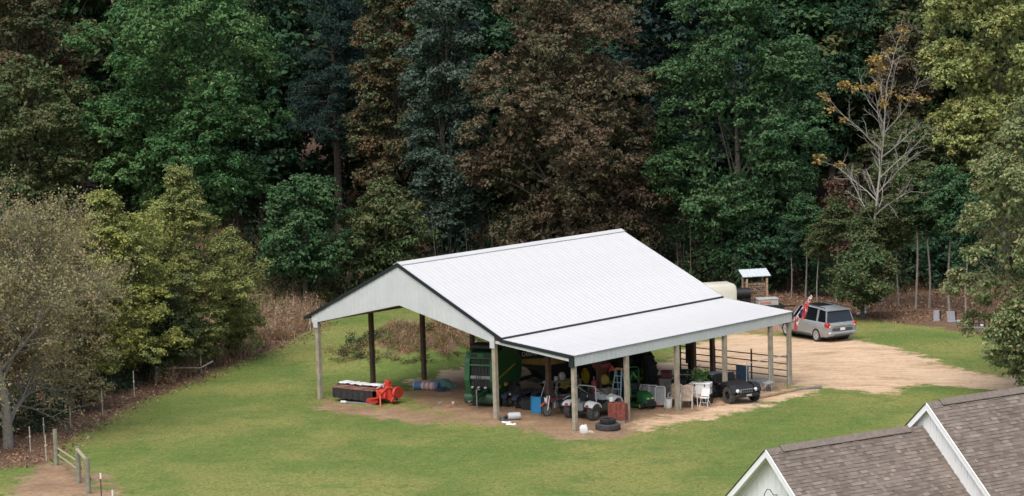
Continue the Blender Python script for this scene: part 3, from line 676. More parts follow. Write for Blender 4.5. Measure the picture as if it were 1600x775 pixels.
# fence-line trees on the left
b_ = G(14, 700); wd, me, tp = twiggy(31, 11.2, 5, 62000, 0.125, 4, 0.26, 1.2, 0.10, (22, 12, 8, 5), 0.12, 0.62)
plant('bare_tree', 'half-bare grey tree with fine twigs at the left edge by the fence', b_.x, b_.y, wd, me, LM['greyleaf'], mat('grey_brown_bark', (.22, .195, .165), .95, .2, 5.0, .5))
def shrub_px(label, x0, x1, ytop, ybase, seed, leafm, n=9000, leaf=0.15, **kw):
    """layered small-leaved crown to the ground plus bare twigs poking out"""
    b = G((x0+x1)/2, ybase); H = at((x0+x1)/2, ytop, b.y).z-b.z; rad = (x1-x0)/2*b.y/FPX
    wd, me = broadleaf(seed, H, rad, 0.5, leaf=leaf, crad=(0.25, 0.5), bough=0.75, prof=kw.get('prof', (0.3, 0.5)), gap=kw.get('gap', 0.34), flat=0.5, trunk_r=0.11, tip_jit=0.2)
    tw, tl, tp = twiggy(seed+100, H*0.98, 3, n, leaf, 4, 0.08, 1.0, 0.15, (12, 7, 5, 4), 0.3, 0.42)
    wd.add(tw.v, tw.f); t = plant('shrubby_tree', label, b.x, b.y, wd, me, LM[leafm], bark); tl.materials.append(LM[leafm]); link('sprays', tl, t); return t
shrub_px('yellow-green shrubby tree beside the half-bare grey tree', 85, 265, 300, 605, 32, 'yellow')
shrub_px('olive-green shrubby tree taller than the yellow-green one beside it', 205, 375, 262, 575, 33, 'lime', prof=(0.35, 0.7))
shrub_px('low yellow-olive shrubby tree at the near end of the dry brush', 310, 400, 360, 556, 34, 'lime', n=6000)
shrub_px('dull olive shrubby tree between grey tree and yellow-green tree', 60, 190, 390, 640, 35, 'greyleaf', n=6000)
shrub_px('dark green shrubby tree in shade above the wooden brace', 190, 320, 420, 588, 36, 'olive', n=6000)
# bare tree with golden tufts
b_ = at(1352, 470, 157); gz = float(terrain(b_.x, 157)); H = at(1352, 80, 157).z-gz
wd, me, tp = twiggy(44, H*1.2, 3, 300, 0.2, 4, 0.11, 1.0, 0.3, (18, 7, 5, 3), 0.45, 0.34, wob=0.05)
hi = tp[(tp[:, 2] > H*0.80)]; mid = tp[(tp[:, 2] > H*0.55) & (tp[:, 0] < -1.0)]; rng_ = np.random.default_rng(5)
cen = np.concatenate([hi[rng_.permutation(len(hi))[:20]], mid[rng_.permutation(len(mid))[:9]]])
pos, nr, sz, tint = clump_leaves(cen, rng_.uniform(0.3, 0.55, len(cen)), 36, 0.22, rng_, 0.6)
plant('bare_tree', 'bare pale tree with golden leaf tufts near its top, behind the silver car', b_.x, 157, wd, leaf_mesh('crown', pos, nr, sz, tint, .6, rng_), LM['gold'], mat('bleached_bark', (.33, .305, .26), .9, .15, 6.0))
# slender trunks along the far edge
slim = [(1239,470,410),(1284,478,400),(1318,482,395),(1352,487,398),(1368,490,400),(1390,484,392),(1378,480,330),(1440,489,425),(1463,491,420),(1516,496,440),(1265,472,420),(1415,486,415),(1490,492,430)]
wds, mes = broadleaf(51, 9.5, 1.5, 5.2, leaf=0.24, trunk_r=0.05, sparse=.8)
wds_m = wds.mesh('trunk', 60); wds_m.materials.append(mat('young_bark', (.25, .22, .18), .9, .2, 6.0))
rng_ = random.Random(4)
for i, (x, y, yt) in enumerate(slim):
    b = G(x, y); t = thing('slender_tree', 'thin pale-stemmed young tree at the edge of the wood behind the car', 'tree', (b.x, b.y+1.0+i%3, float(terrain(b.x, b.y+1.0+i%3))), rng_.random()*6, 'thin young trees at the edge of the wood')
    s_ = rng_.uniform(0.5, 0.72)*(1.35 if x > 1405 else 1.0); t.scale = (s_*1.1, s_*1.1, s_); link('trunk', wds_m, t)
    c = link('crown', mes, t); 
    if not mes.materials: mes.materials.append(LM['olive'])
    c.material_slots[0].link = 'OBJECT'; c.material_slots[0].material = LM[rng_.choice(['olive', 'dark', 'olive', 'dark', 'maple'])]
b = G(464, 462); t = thing('slender_tree', 'single leaning pale sapling trunk behind the dry brush left of the barn', 'tree', b, 0.4); t.scale = (.7, .7, .62); t.rotation_euler = (0, R(-7), 0)
link('trunk', wds_m, t); c = link('crown', mes, t); c.material_slots[0].link = 'OBJECT'; c.material_slots[0].material = LM['dark']
# the deep wood behind
protos = []
for i, (sd, k) in enumerate(((61, 'dark'), (62, 'dark'), (63, 'olive'))):
    wd, me = broadleaf(sd, 24+i, 6.0, 2.5, leaf=0.55, crad=(0.8, 1.4), gap=0.15, sparse=.8, prof=(0.3, 0.4)); m_ = wd.mesh('trunk', 60); m_.materials.append(darkbark); me.materials.append(LM[k]); protos.append((m_, me))
rng_ = random.Random(9); n_ = 0
for row, Yr in enumerate((193, 206)):
    x = -52+row*2.5
    while x < 54:
        m_, me = protos[rng_.randrange(3)]; X = x+rng_.uniform(-1, 1); Y = Yr+rng_.uniform(-3, 3)
        t = thing('forest_tree', 'dark tree deep in the shaded wood behind the front trees', 'tree', (X, Y, float(terrain(X, Y))), rng_.random()*6.28, 'dark trees deep in the wood')
        s_ = rng_.uniform(0.85, 1.15); t.scale = (s_, s_, s_*rng_.uniform(0.9, 1.1)); link('trunk', m_, t); c = link('crown', me, t)
        c.material_slots[0].link = 'OBJECT'; c.material_slots[0].material = LM[rng_.choice(['dark', 'dark', 'pine', 'maple', 'olive'])]
        x += rng_.uniform(7, 8.6)
# ---------------------------------------------------------------- machines and vehicles
rubber = mat('tyre_rubber', (0.022, 0.022, 0.023), 0.9, 0.25, 8.0, 0.3)
oldrub = mat('dusty_tyre', (0.075, 0.07, 0.064), 0.95, 0.25, 6.0, 0.3)
green = mat('farm_green', (0.018, 0.115, 0.035), 0.42, 0.12, 3.0)
dgreen = mat('dark_farm_green', (0.012, 0.065, 0.028), 0.5, 0.15, 3.0)
yellow = mat('farm_yellow', (0.55, 0.40, 0.03), 0.5, 0.12, 4.0)
black = mat('black_plastic', (0.014, 0.014, 0.016), 0.55, 0.2, 5.0)
steel = mat('worn_steel', (0.30, 0.30, 0.29), 0.5, 0.2, 8.0, metal=0.5)
alu = mat('galvanised', (0.52, 0.54, 0.55), 0.45, 0.12, 8.0, metal=0.4)
redp = mat('red_paint', (0.52, 0.045, 0.028), 0.45, 0.15, 4.0)
whitep = mat('white_plastic', (0.72, 0.72, 0.70), 0.5, 0.06, 4.0)
greyp = mat('grey_plastic', (0.22, 0.225, 0.23), 0.6, 0.15, 5.0)
rustm = mat('rusty_steel', (0.12, 0.062, 0.036), 0.9, 0.3, 6.0, 0.3)
glassm = mat('tinted_glass', (0.008, 0.010, 0.012), 0.06, 0.0, 2.0, spec=0.8)
chromem = mat('bright_alloy', (0.62, 0.63, 0.65), 0.3, 0.08, 6.0, metal=0.7)
wood = mat('raw_lumber', (0.42, 0.30, 0.19), 0.9, 0.2, 5.0, 0.3)
greywood = mat('greyed_wood', (0.27, 0.245, 0.21), 0.95, 0.22, 6.0, 0.4)
def wheel(parent, c, r, wd, rim, tyre=rubber, lugs=0, rr=0.58, spokes=0, name='wheel', side=0):
    """wheel about local Y axis at c"""
    t = B(); pr = [(r*rr, -wd*.42), (r*.86, -wd*.5), (r*.97, -wd*.4), (r, -wd*.2), (r, wd*.2), (r*.97, wd*.4), (r*.86, wd*.5), (r*rr, wd*.42)]
    t.lathe(pr, 28, (0, 0, 0), 'Y', cap=False); t.lathe([(r*rr, -wd*.42), (r*rr, wd*.42)][::-1], 28, (0, 0, 0), 'Y', cap=False)
    for k in range(lugs):
        for sg in (-1, 1):
            a = 2*math.pi*(k+(.5 if sg > 0 else 0))/lugs; M = Matrix.Rotation(a, 3, 'Y') @ Matrix.Rotation(sg*R(35), 3, 'X')
            t.box(Matrix.Rotation(a, 3, 'Y') @ Vector((0, sg*wd*.24, r*1.01)), (r*.07, wd*.5, r*.09), Matrix.Rotation(a, 3, 'Y') @ Matrix.Rotation(sg*R(38), 3, 'Z'))
    o = t.build('wheel', tyre, parent, smooth=35, loc=c)
    d = B(); d.lathe([(0.001, -wd*.20), (r*.16, -wd*.24), (r*.18, -wd*.12), (r*rr*.85, -wd*.08), (r*rr*.9, -wd*.36), (r*rr*1.03, -wd*.42), (r*rr*1.03, wd*.42), (r*rr*.9, wd*.36), (r*rr*.85, wd*.08), (r*.18, wd*.12), (r*.16, wd*.24), (0.001, wd*.2)], 24, (0, 0, 0), 'Y', cap=False)
    for k in range(spokes):
        a = 2*math.pi*k/spokes
        for sg in (-1, 1): d.box(Matrix.Rotation(a, 3, 'Y') @ Vector((0, sg*wd*.30, r*rr*.5)), (r*.13, wd*.12, r*rr*.95), Matrix.Rotation(a, 3, 'Y'), ch=.01)
    d.build('rim', rim, o, smooth=35)
    return o
def P(t, name, b, m, smooth=None): return b.build(name, m, t, smooth=smooth)
def text(t, body, size, loc, rot, m, ext=0.004, name='lettering'):
    cu = bpy.data.curves.new(name, 'FONT'); cu.body = body; cu.size = size; cu.extrude = ext; cu.align_x = 'CENTER'; cu.align_y = 'CENTER'
    o = bpy.data.objects.new(name, cu); C.objects.link(o); bpy.context.view_layer.update(); me = bpy.data.meshes.new_from_object(o.evaluated_get(bpy.context.evaluated_depsgraph_get())); bpy.data.objects.remove(o); me.materials.clear()
    o = link(name, me, t, m); o.location = loc; o.rotation_euler = rot; return o
# --- green round baler, tongue towards us
t = thing('round_baler', 'large green round baler with black belts, its tongue propped on a jack', 'baler', G(769, 630), R(-113)); t.scale = (.92, 1.05, 1.05)
side = [(1.15, .75), (1.35, 1.3), (1.25, 2.1), (1.0, 2.55), (.3, 2.72), (-.8, 2.7), (-1.7, 2.45), (-2.2, 1.9), (-2.3, 1.3), (-1.9, .75), (-.9, .5), (.5, .5)]
P(t, 'body', B().prism(side, -.62, .62), dgreen)
for s in (-1, 1):
    P(t, 'side_panel', B().prism([(x*.97-.02, z*.97+.04) for x, z in side], s*.63, s*.75), green)
    P(t, 'stripe', B().bar((1.0, s*.757, 1.35), (-1.3, s*.757, 1.75), .012, .07), yellow)
    P(t, 'front_post', B().prism([(1.16, .72), (1.42, 1.3), (1.32, 2.12), (1.08, 2.58), (1.22, 2.62), (1.5, 2.15), (1.6, 1.3), (1.32, .72)], s*.52, s*.78), green)
    wheel(t, (-.35, s*1.02, .5), .5, .38, yellow, lugs=12)
for k in range(6): P(t, 'belt', B().bar((1.40, -.43+k*.172, .95), (1.36, -.43+k*.172, 2.25), .15, .02), black)
P(t, 'front_frame', B().box((1.36, 0, 2.43), (.1, 1.3, .30), ch=.02), green)
for k in (-1, 1): P(t, 'vent', B().box((1.415, k*.33, 2.45), (.02, .34, .17)), black)
P(t, 'crossbar', B().box((1.45, 0, 2.02), (.08, 1.05, .07)), mat('light_green', (.05, .2, .09), .5)); P(t, 'roller', B().lathe([(.09, -.5), (.09, .5)], 12, (1.42, 0, 1.42), 'Y'), greyp)
P(t, 'net_box', B().box((.6, 0, 2.82), (1.0, 1.3, .22), ch=.04), black)
P(t, 'pickup', B().lathe([(.27, -.85), (.27, .85)], 16, (1.25, 0, .42), 'Y'), dgreen)
for k in range(14): P(t, 'tine', B().tube([(1.3, -.75+k*.115, .5), (1.55, -.75+k*.115, .36), (1.62, -.75+k*.115, .28)], .008, 5), steel)
P(t, 'tongue', B().bar((1.2, .2, .75), (2.75, 0, .55), .16, .16).bar((1.2, -.35, .75), (2.4, -.02, .6), .1, .1), dgreen)
P(t, 'hitch', B().box((2.85, 0, .53), (.3, .09, .05)).lathe([(.07, -.03), (.07, .03)], 12, (3.0, 0, .53)), steel)
P(t, 'jack', B().tube([(2.45, .16, 1.0), (2.45, .16, .06)], .035, 8).box((2.45, .16, .045), (.28, .28, .03)).tube([(2.45, .16, 1.0), (2.45, .36, 1.02)], .012, 6), steel)
P(t, 'driveline', B().tube([(1.2, 0, .95), (2.6, 0, .82)], .06, 10), black)
for k in (-.35, -.05, .3): P(t, 'hydraulic_fitting', B().box((1.62, k, .98), (.12, .14, .1), ch=.03), alu)
P(t, 'lamp', B().box((.2, .82, .98), (.3, .1, .16), ch=.02), mat('orange_reflector', (.7, .3, .12), .4)); P(t, 'lamp', B().box((1.2, .83, .98), (.3, .06, .16), ch=.02), mat('amber', (.6, .4, .1), .4))
for k in range(3): P(t, 'hose', B().tube([(1.35, -.2+k*.12, 1.6), (1.9, -.15+k*.1, 1.15), (2.5, -.05+k*.04, .85), (2.8, .1, .75)], .014, 6), black)
# --- second implement behind the baler: black hood band, yellow belly, white letters
t = thing('forage_baler', 'dark hay machine with yellow belly and white letters behind the green baler', 'baler', G(852, 612), R(-154))
prof = [(1.9, 1.75), (1.9, 2.3), (1.5, 2.55), (-1.6, 2.6), (-1.9, 2.2), (-1.8, .9), (-1.0, .6), (.3, .7), (.7, 1.2)]
P(t, 'body', B().prism(prof, -.6, .6), black)
P(t, 'belly_panel', B().prism([(1.88, 1.72), (1.85, 1.92), (-.6, 1.78), (-.9, 1.5), (.2, 1.45)], .605, .64), mat('dull_yellow', (.42, .25, .04), .6, .2)); P(t, 'belly_panel', B().prism([(1.88, 1.72), (1.85, 1.92), (-.6, 1.78), (-.9, 1.5), (.2, 1.45)], -.605, -.64), MATS['dull_yellow'])
text(t, 'DEERE', .30, (1.15, .615, 2.13), (math.pi/2, 0, math.pi), whitep)
for s in (-1, 1): wheel(t, (-.6, s*.85, .5), .5, .36, yellow, lugs=12)
P(t, 'tongue', B().bar((.6, 0, .9), (2.4, 0, .6), .16, .16), black); P(t, 'stand', B().tube([(2.2, .1, .75), (2.2, .1, .0)], .04, 8), steel)
P(t, 'lower_deck', B().box((.1, .1, .62), (1.5, 1.5, .06)), greywood)
# --- big tractor
t = thing('farm_tractor', 'big green tractor with lugged rear tyre and yellow wheel centres in the shade', 'tractor', G(1004, 611)+Vector((-1.22, .36, 0)), R(122))
for s in (-1, 1):
    wheel(t, (-.95, s*.85, 1.02), 1.06, .55, yellow, lugs=18, rr=.46); P(t, 'hub', B().lathe([(.3, -.16), (.34, 0), (.3, .16)], 18, (-.95, s*.92, 1.02), 'Y'), dgreen); wheel(t, (1.55, s*.78, .66), .66, .36, yellow, lugs=14, rr=.6)
P(t, 'hood', B().prism([(2.3, .95), (2.4, 1.3), (2.2, 1.66), (.3, 1.85), (.3, 1.0)], -.36, .36), green); P(t, 'hood_stripe', B().bar((2.1, .366, 1.45), (.4, .366, 1.6), .01, .08).bar((2.1, -.366, 1.45), (.4, -.366, 1.6), .01, .08), yellow)
P(t, 'grille', B().box((2.37, 0, 1.25), (.06, .6, .55), ch=.02), black); P(t, 'chassis', B().box((.5, 0, .82), (3.4, .5, .4), ch=.04), dgreen)
P(t, 'front_axle', B().box((1.55, 0, .62), (.22, 1.3, .18)), dgreen); P(t, 'rear_axle', B().box((-.95, 0, 1.0), (.35, 1.4, .3)), dgreen)
P(t, 'cab', B().prism([(.3, 1.2), (.4, 2.1), (.15, 2.8), (-1.2, 2.8), (-1.35, 2.0), (-1.2, 1.2)], -.6, .6), glassm); P(t, 'cab_roof', B().box((-.5, 0, 2.88), (1.7, 1.45, .18), ch=.06), green)
for x in (.35, -1.28):
    for s in (-1, 1): P(t, 'cab_post', B().bar((x, s*.62, 1.2), (x-.12 if x > 0 else x+.08, s*.62, 2.8), .07, .07), dgreen)
for s in (-1, 1): P(t, 'fender', B().loft([[(-.95+1.08*math.cos(a)+0, s*.62, 1.0+1.08*math.sin(a)), (-.95+1.08*math.cos(a), s*1.1, 1.0+1.08*math.sin(a)), (-.95+1.12*math.cos(a), s*1.1, 1.0+1.12*math.sin(a)), (-.95+1.12*math.cos(a), s*.62, 1.0+1.12*math.sin(a))] for a in [R(x) for x in range(50, 131, 15)]]), black)
P(t, 'exhaust', B().tube([(1.0, .25, 1.8), (1.0, .25, 2.7), (.95, .25, 2.8)], .05, 10), black); P(t, 'weights', B().box((2.65, 0, .9), (.3, .7, .4), ch=.03), green)
# --- red cone spreader with a yellow gear disc
t = thing('cone_spreader', 'faded red cone spreader with a yellow disc standing behind the buggy', 'spreader', G(941, 622), R(-70))
P(t, 'hopper', B().lathe([(.12, 1.1), (.48, 1.62), (.48, 1.78), (.45, 1.78), (.44, 1.63), (.08, 1.12)], 20), mat('faded_red', (.28, .06, .045), .6, .2)); P(t, 'frame', B().tube([(.35, .3, .0), (.25, .2, .8), (.4, .3, 1.5)], .03, 6).tube([(.35, -.3, .0), (.25, -.2, .8), (.4, -.3, 1.5)], .03, 6).tube([(-.4, 0, .0), (-.25, 0, .8), (-.4, 0, 1.5)], .03, 6), rustm)
P(t, 'gearbox', B().box((0, 0, .85), (.3, .3, .3), ch=.04), steel); P(t, 'gear_disc', B().lathe([(.001, .0), (.2, .01), (.25, -.03), (.25, -.07), (.2, -.05), (.001, -.06)], 22, (.42, .0, .98), 'X'), mat('dirty_yellow', (.42, .3, .05), .6, .2), 40)
P(t, 'warning_triangle', B().prism([(.2, 1.4), (.55, 1.4), (.38, 1.72)], .44, .46, 'YZ'), mat('pink_red', (.6, .06, .06), .5))
# --- quad bike
def quad(t, col, fend):
    for x in (-.6, .6):
        for s in (-1, 1): wheel(t, (x, s*.42, .29), .29, .24, steel, lugs=12, rr=.5)
    P(t, 'chassis', B().box((0, 0, .38), (1.4, .35, .16), ch=.03), black); P(t, 'seat', B().loft([[(x, -.17, z), (x, .17, z), (x, .14, z+h), (x, -.14, z+h)] for x, z, h in ((-.55, .62, .12), (-.3, .62, .14), (.0, .6, .13), (.2, .62, .16))]), black, 50)
    for x in (-.6, .6):
        for s in (-1, 1): P(t, 'fender', B().loft([[(x+.36*math.cos(a), s*.2, .3+.38*math.sin(a)), (x+.36*math.cos(a), s*.58, .3+.36*math.sin(a)), (x+.38*math.cos(a), s*.58, .32+.38*math.sin(a)), (x+.38*math.cos(a), s*.2, .32+.4*math.sin(a))] for a in [R(k) for k in range(20, 161, 20)]]), fend)
    P(t, 'fuel_tank', B().loft([[(x, -w_, .58), (x, w_, .58), (x, w_*.7, z), (x, -w_*.7, z)] for x, w_, z in ((.15, .12, .78), (.35, .17, .86), (.6, .15, .8), (.75, .1, .7))]), col, 50)
    P(t, 'handlebar', B().tube([(.3, -.36, 1.02), (.38, -.18, 1.0), (.42, 0, .95), (.38, .18, 1.0), (.3, .36, 1.02)], .016, 6).tube([(.5, 0, .7), (.41, 0, .96)], .025, 6), black)
    for x in (-.68, .68): P(t, 'rack', B().tube([(x-.22, -.35, .76), (x+.22, -.35, .76), (x+.22, .35, .76), (x-.22, .35, .76), (x-.22, -.35, .76)], .013, 6).tube([(x-.22, 0, .76), (x+.22, 0, .76)], .012, 6).tube([(x, -.35, .76), (x, .35, .76)], .012, 6), black)
    P(t, 'headlamp', B().lathe([(.06, 0), (.07, .04), (.001, .06)], 12, (.82, 0, .7), 'X'), alu)
t = thing('quad_bike', 'black quad bike with dusty tyres parked beside the green baler', 'quad bike', G(818, 634), R(-140)); quad(t, black, mat('dark_blue_plastic', (.02, .03, .055), .5))
# --- dirt bike
t = thing('dirt_bike', 'small dirt bike with orange front mudguard next to the white buggy', 'motorbike', G(870, 648), R(-140))
for x in (-.55, .6): wheel(t, (x, 0, .29), .29, .09, steel, oldrub, rr=.78, spokes=8)
P(t, 'frame', B().tube([(-.55, .06, .29), (-.1, .06, .32), (.15, 0, .4), (.42, 0, .78)], .025, 6).tube([(-.45, 0, .68), (.1, 0, .6), (.42, 0, .8)], .025, 6).tube([(-.1, 0, .32), (-.3, 0, .66)], .022, 6), black)
P(t, 'fork', B().tube([(.6, .08, .29), (.46, .08, .72), (.38, .08, .96)], .026, 8).tube([(.6, -.08, .29), (.46, -.08, .72), (.38, -.08, .96)], .026, 8), whitep)
P(t, 'front_mudguard', B().loft([[(x, -.07, z), (x, .07, z), (x, .05, z+.025), (x, -.05, z+.025)] for x, z in ((.95, .52), (.78, .63), (.6, .68), (.42, .66))]), mat('orange_plastic', (.7, .13, .03), .45))
P(t, 'number_plate', B().prism([(-.09, .62), (.09, .62), (.1, .9), (-.1, .9)], .56, .58, 'YZ'), whitep)
P(t, 'fuel_tank', B().loft([[(x, -w_, z), (x, w_, z), (x, w_*.6, z+h), (x, -w_*.6, z+h)] for x, w_, z, h in ((-.02, .06, .62, .16), (.15, .1, .62, .22), (.36, .08, .66, .2))]), mat('maroon_plastic', (.17, .02, .03), .4), 50)
P(t, 'seat', B().loft([[(x, -.08, z), (x, .08, z), (x, .06, z+.08), (x, -.06, z+.08)] for x, z in ((-.62, .74), (-.3, .7), (.05, .72))]), MATS['maroon_plastic'], 50)
P(t, 'rear_mudguard', B().loft([[(x, -.08, z), (x, .08, z), (x, .06, z+.02), (x, -.06, z+.02)] for x, z in ((-.92, .78), (-.7, .74), (-.45, .66))]), whitep); P(t, 'engine', B().box((.02, 0, .42), (.3, .22, .24), ch=.05).lathe([(.09, -.02), (.09, .16)], 10, (.06, 0, .52)), steel)
P(t, 'handlebar', B().tube([(.28, -.36, 1.06), (.36, -.15, 1.0), (.38, .15, 1.0), (.28, .36, 1.06)], .014, 6), black); P(t, 'exhaust', B().tube([(.1, -.12, .5), (-.1, -.14, .3), (-.5, -.14, .55)], .03, 8), steel)
t.rotation_euler = (R(8), 0, R(-140))
# --- white and black buggy
t = thing('off_road_buggy', 'white and black open off-road buggy with roll bar behind the corner post', 'buggy', G(926, 650), R(52))
t.scale = (1.2, 1.2, 1.2)
for s in (-1, 1): wheel(t, (-.72, s*.56, .30), .30, .28, steel, oldrub, lugs=12, rr=.5); wheel(t, (.78, s*.54, .29), .29, .22, steel, rubber, lugs=12, rr=.5)
P(t, 'chassis', B().box((0, 0, .30), (1.9, .8, .10), ch=.03), black)
for s in (-1, 1):
    P(t, 'side_tub', B().prism([(-.42, .28), (.48, .28), (.52, .62), (.3, .66), (-.1, .5), (-.4, .55)], s*.40, s*.56), mat('gloss_black', (.016, .03, .032), .25, .1))
    P(t, 'rear_fender', B().loft([[(-.72+.36*math.cos(a), s*.36, .34+.36*math.sin(a)), (-.72+.36*math.cos(a), s*.74, .32+.34*math.sin(a)), (-.72+.39*math.cos(a), s*.74, .34+.37*math.sin(a)), (-.72+.39*math.cos(a), s*.36, .37+.39*math.sin(a))] for a in [R(k) for k in range(25, 156, 20)]]), whitep)
    P(t, 'front_fender', B().loft([[(.78+.36*math.cos(a), s*.34, .36+.4*math.sin(a)), (.78+.36*math.cos(a), s*.70, .32+.36*math.sin(a)), (.78+.39*math.cos(a), s*.70, .34+.39*math.sin(a)), (.78+.39*math.cos(a), s*.34, .38+.44*math.sin(a))] for a in [R(k) for k in range(15, 166, 15)]]), whitep)
    P(t, 'roll_bar', B().tube([(-.35, s*.46, .5), (-.38, s*.46, 1.12), (-.34, s*.40, 1.26), (-.34, 0, 1.28)], .025, 8).tube([(-.36, s*.44, 1.2), (.35, s*.42, .78)], .02, 8), alu)
    P(t, 'seat', B().box((-.12, s*.2, .5), (.42, .34, .12), ch=.04).box((-.33, s*.2, .76), (.12, .34, .5), ch=.05), black)
P(t, 'hood', B().loft([[(x, -w_, z-.2), (x, w_, z-.2), (x, w_*.86, z), (x, -w_*.86, z)] for x, w_, z in ((.42, .44, .80), (.7, .40, .76), (1.0, .34, .66), (1.12, .28, .56))]), whitep, 40)
P(t, 'engine', B().box((-.78, 0, .52), (.5, .5, .34), ch=.05).lathe([(.12, -.1), (.12, .12)], 12, (-.85, .1, .7)), greyp); P(t, 'bumper', B().tube([(1.2, -.3, .4), (1.28, -.2, .42), (1.28, .2, .42), (1.2, .3, .4)], .025, 8), black)
P(t, 'steering_wheel', B().tube([(.22+.0, .2+.15*math.cos(a), .82+.15*math.sin(a)) for a in [R(k) for k in range(0, 361, 30)]], .014, 6).tube([(.22, .2, .82), (.45, .2, .7)], .015, 6), black); P(t, 'windscreen_frame', B().tube([(.42, -.42, .78), (.3, -.42, 1.05), (.3, .42, 1.05), (.42, .42, .78)], .015, 6), steel)
for s in (-1, 1): P(t, 'headlamp', B().lathe([(.07, 0), (.08, .05), (.001, .08)], 12, (1.08, s*.2, .62), 'X'), alu); P(t, 'tail_lamp', B().box((-1.06, s*.5, .6), (.04, .12, .08)), redp)
# --- riding mower
t = thing('riding_mower', 'small green riding mower behind the ladder, its hood facing out', 'mower', G(1001, 636), R(-62))
for s in (-1, 1): wheel(t, (-.55, s*.42, .28), .28, .24, yellow, lugs=12, rr=.5); wheel(t, (.62, s*.36, .19), .19, .15, yellow, rr=.5)
P(t, 'hood', B().loft([[(x, -w_, .3), (x, w_, .3), (x, w_, z-.1), (x, w_*.75, z), (x, -w_*.75, z), (x, -w_, z-.1)] for x, w_, z in ((.12, .29, .82), (.5, .29, .78), (.82, .27, .7), (.95, .22, .58))]), green, 40)
P(t, 'grille', B().box((.945, 0, .40), (.04, .40, .2), ch=.01), black); P(t, 'bumper', B().box((1.0, 0, .24), (.08, .56, .10), ch=.03), black)
for s in (-1, 1): P(t, 'headlamp', B().box((.945, s*.13, .56), (.05, .13, .07), ch=.015), mat('yellowish_lens', (.55, .55, .25), .3))
P(t, 'chassis', B().box((0, 0, .3), (1.5, .42, .12)), black); P(t, 'mower_deck', B().lathe([(.55, .1), (.56, .2), (.4, .24)], 20, (.05, 0, 0)), green)
P(t, 'seat', B().box((-.48, 0, .68), (.42, .44, .12), ch=.04).box((-.68, 0, .9), (.12, .44, .42), ch=.05), black); P(t, 'rear_fender', B().box((-.52, 0, .56), (.7, 1.0, .08), ch=.03), green)
P(t, 'steering_wheel', B().tube([(-.02+.04*math.sin(a), .17*math.cos(a), .98+.16*math.sin(a)) for a in [R(k) for k in range(0, 361, 30)]], .015, 6).tube([(0, 0, .98), (.2, 0, .75)], .02, 6), black)
P(t, 'roll_hoop', B().tube([(-.78, -.4, .4), (-.8, -.4, 1.75), (-.8, -.3, 1.86), (-.8, .3, 1.86), (-.8, .4, 1.75), (-.78, .4, .4)], .03, 8), green); P(t, 'loader_arm', B().tube([(-.2, -.42, .5), (-.3, -.42, 1.35), (.1, -.42, 1.75), (.35, -.42, 1.5)], .035, 8), mat('bright_green', (.05, .3, .05), .5))
# --- black utility cart with its nose out of the lean-to
t = thing('utility_cart', 'black utility cart with two headlamps parked nose-out beside the wire pen', 'utility cart', G(1149, 626), R(-62))
for s in (-1, 1): wheel(t, (.55, s*.72, .42), .42, .26, black, oldrub if s < 0 else rubber, lugs=14, rr=.5); wheel(t, (-1.25, s*.72, .42), .42, .26, black, rubber, lugs=14, rr=.5)
P(t, 'body', B().loft([[(x, -w_, .35), (x, w_, .35), (x, w_, z-.1), (x, w_*.9, z), (x, -w_*.9, z), (x, -w_, z-.1)] for x, w_, z in ((-.35, .55, .95), (.3, .56, .93), (.8, .54, .86), (.98, .5, .74))]), black, 40)
for s in (-1, 1): P(t, 'front_fender', B().loft([[(.55+.5*math.cos(a), s*.50, .44+.5*math.sin(a)), (.55+.5*math.cos(a), s*.86, .42+.48*math.sin(a)), (.55+.53*math.cos(a), s*.86, .44+.51*math.sin(a)), (.55+.53*math.cos(a), s*.50, .46+.53*math.sin(a))] for a in [R(k) for k in range(15, 166, 25)]]), black)
P(t, 'grille', B().box((1.0, 0, .62), (.05, .72, .2), ch=.02), greyp)
for k in range(5): P(t, 'grille_slat', B().box((1.03, -.24+k*.12, .62), (.02, .05, .16)), black)
for s in (-1, 1): P(t, 'headlamp', B().lathe([(.085, 0), (.10, .05), (.06, .09), (.001, .1)], 14, (.99, s*.52, .66), 'X'), whitep)
P(t, 'bumper', B().box((1.1, 0, .42), (.14, 1.35, .16), ch=.04).tube([(1.15, -.4, .42), (1.2, -.35, .68), (1.2, .35, .68), (1.15, .4, .42)], .03, 8), black); P(t, 'number_plate', B().box((1.18, .05, .44), (.012, .3, .1)), alu)
P(t, 'seat', B().box((-.75, 0, .78), (.5, 1.2, .14), ch=.04).box((-1.0, 0, 1.02), (.12, 1.2, .5), ch=.05), black); P(t, 'cargo_bed', B().box((-1.5, 0, .8), (.9, 1.35, .06)).box((-1.5, .66, .95), (.9, .05, .3)).box((-1.5, -.66, .95), (.9, .05, .3)).box((-1.93, 0, .95), (.05, 1.35, .3)), black)
P(t, 'steering_wheel', B().tube([(-.32+.05*math.sin(a), .3+.17*math.cos(a), 1.08+.16*math.sin(a)) for a in [R(k) for k in range(0, 361, 30)]], .015, 6), black); P(t, 'whip_aerial', B().tube([(.4, .6, .9), (.3, .55, 1.9)], .008, 5), alu)
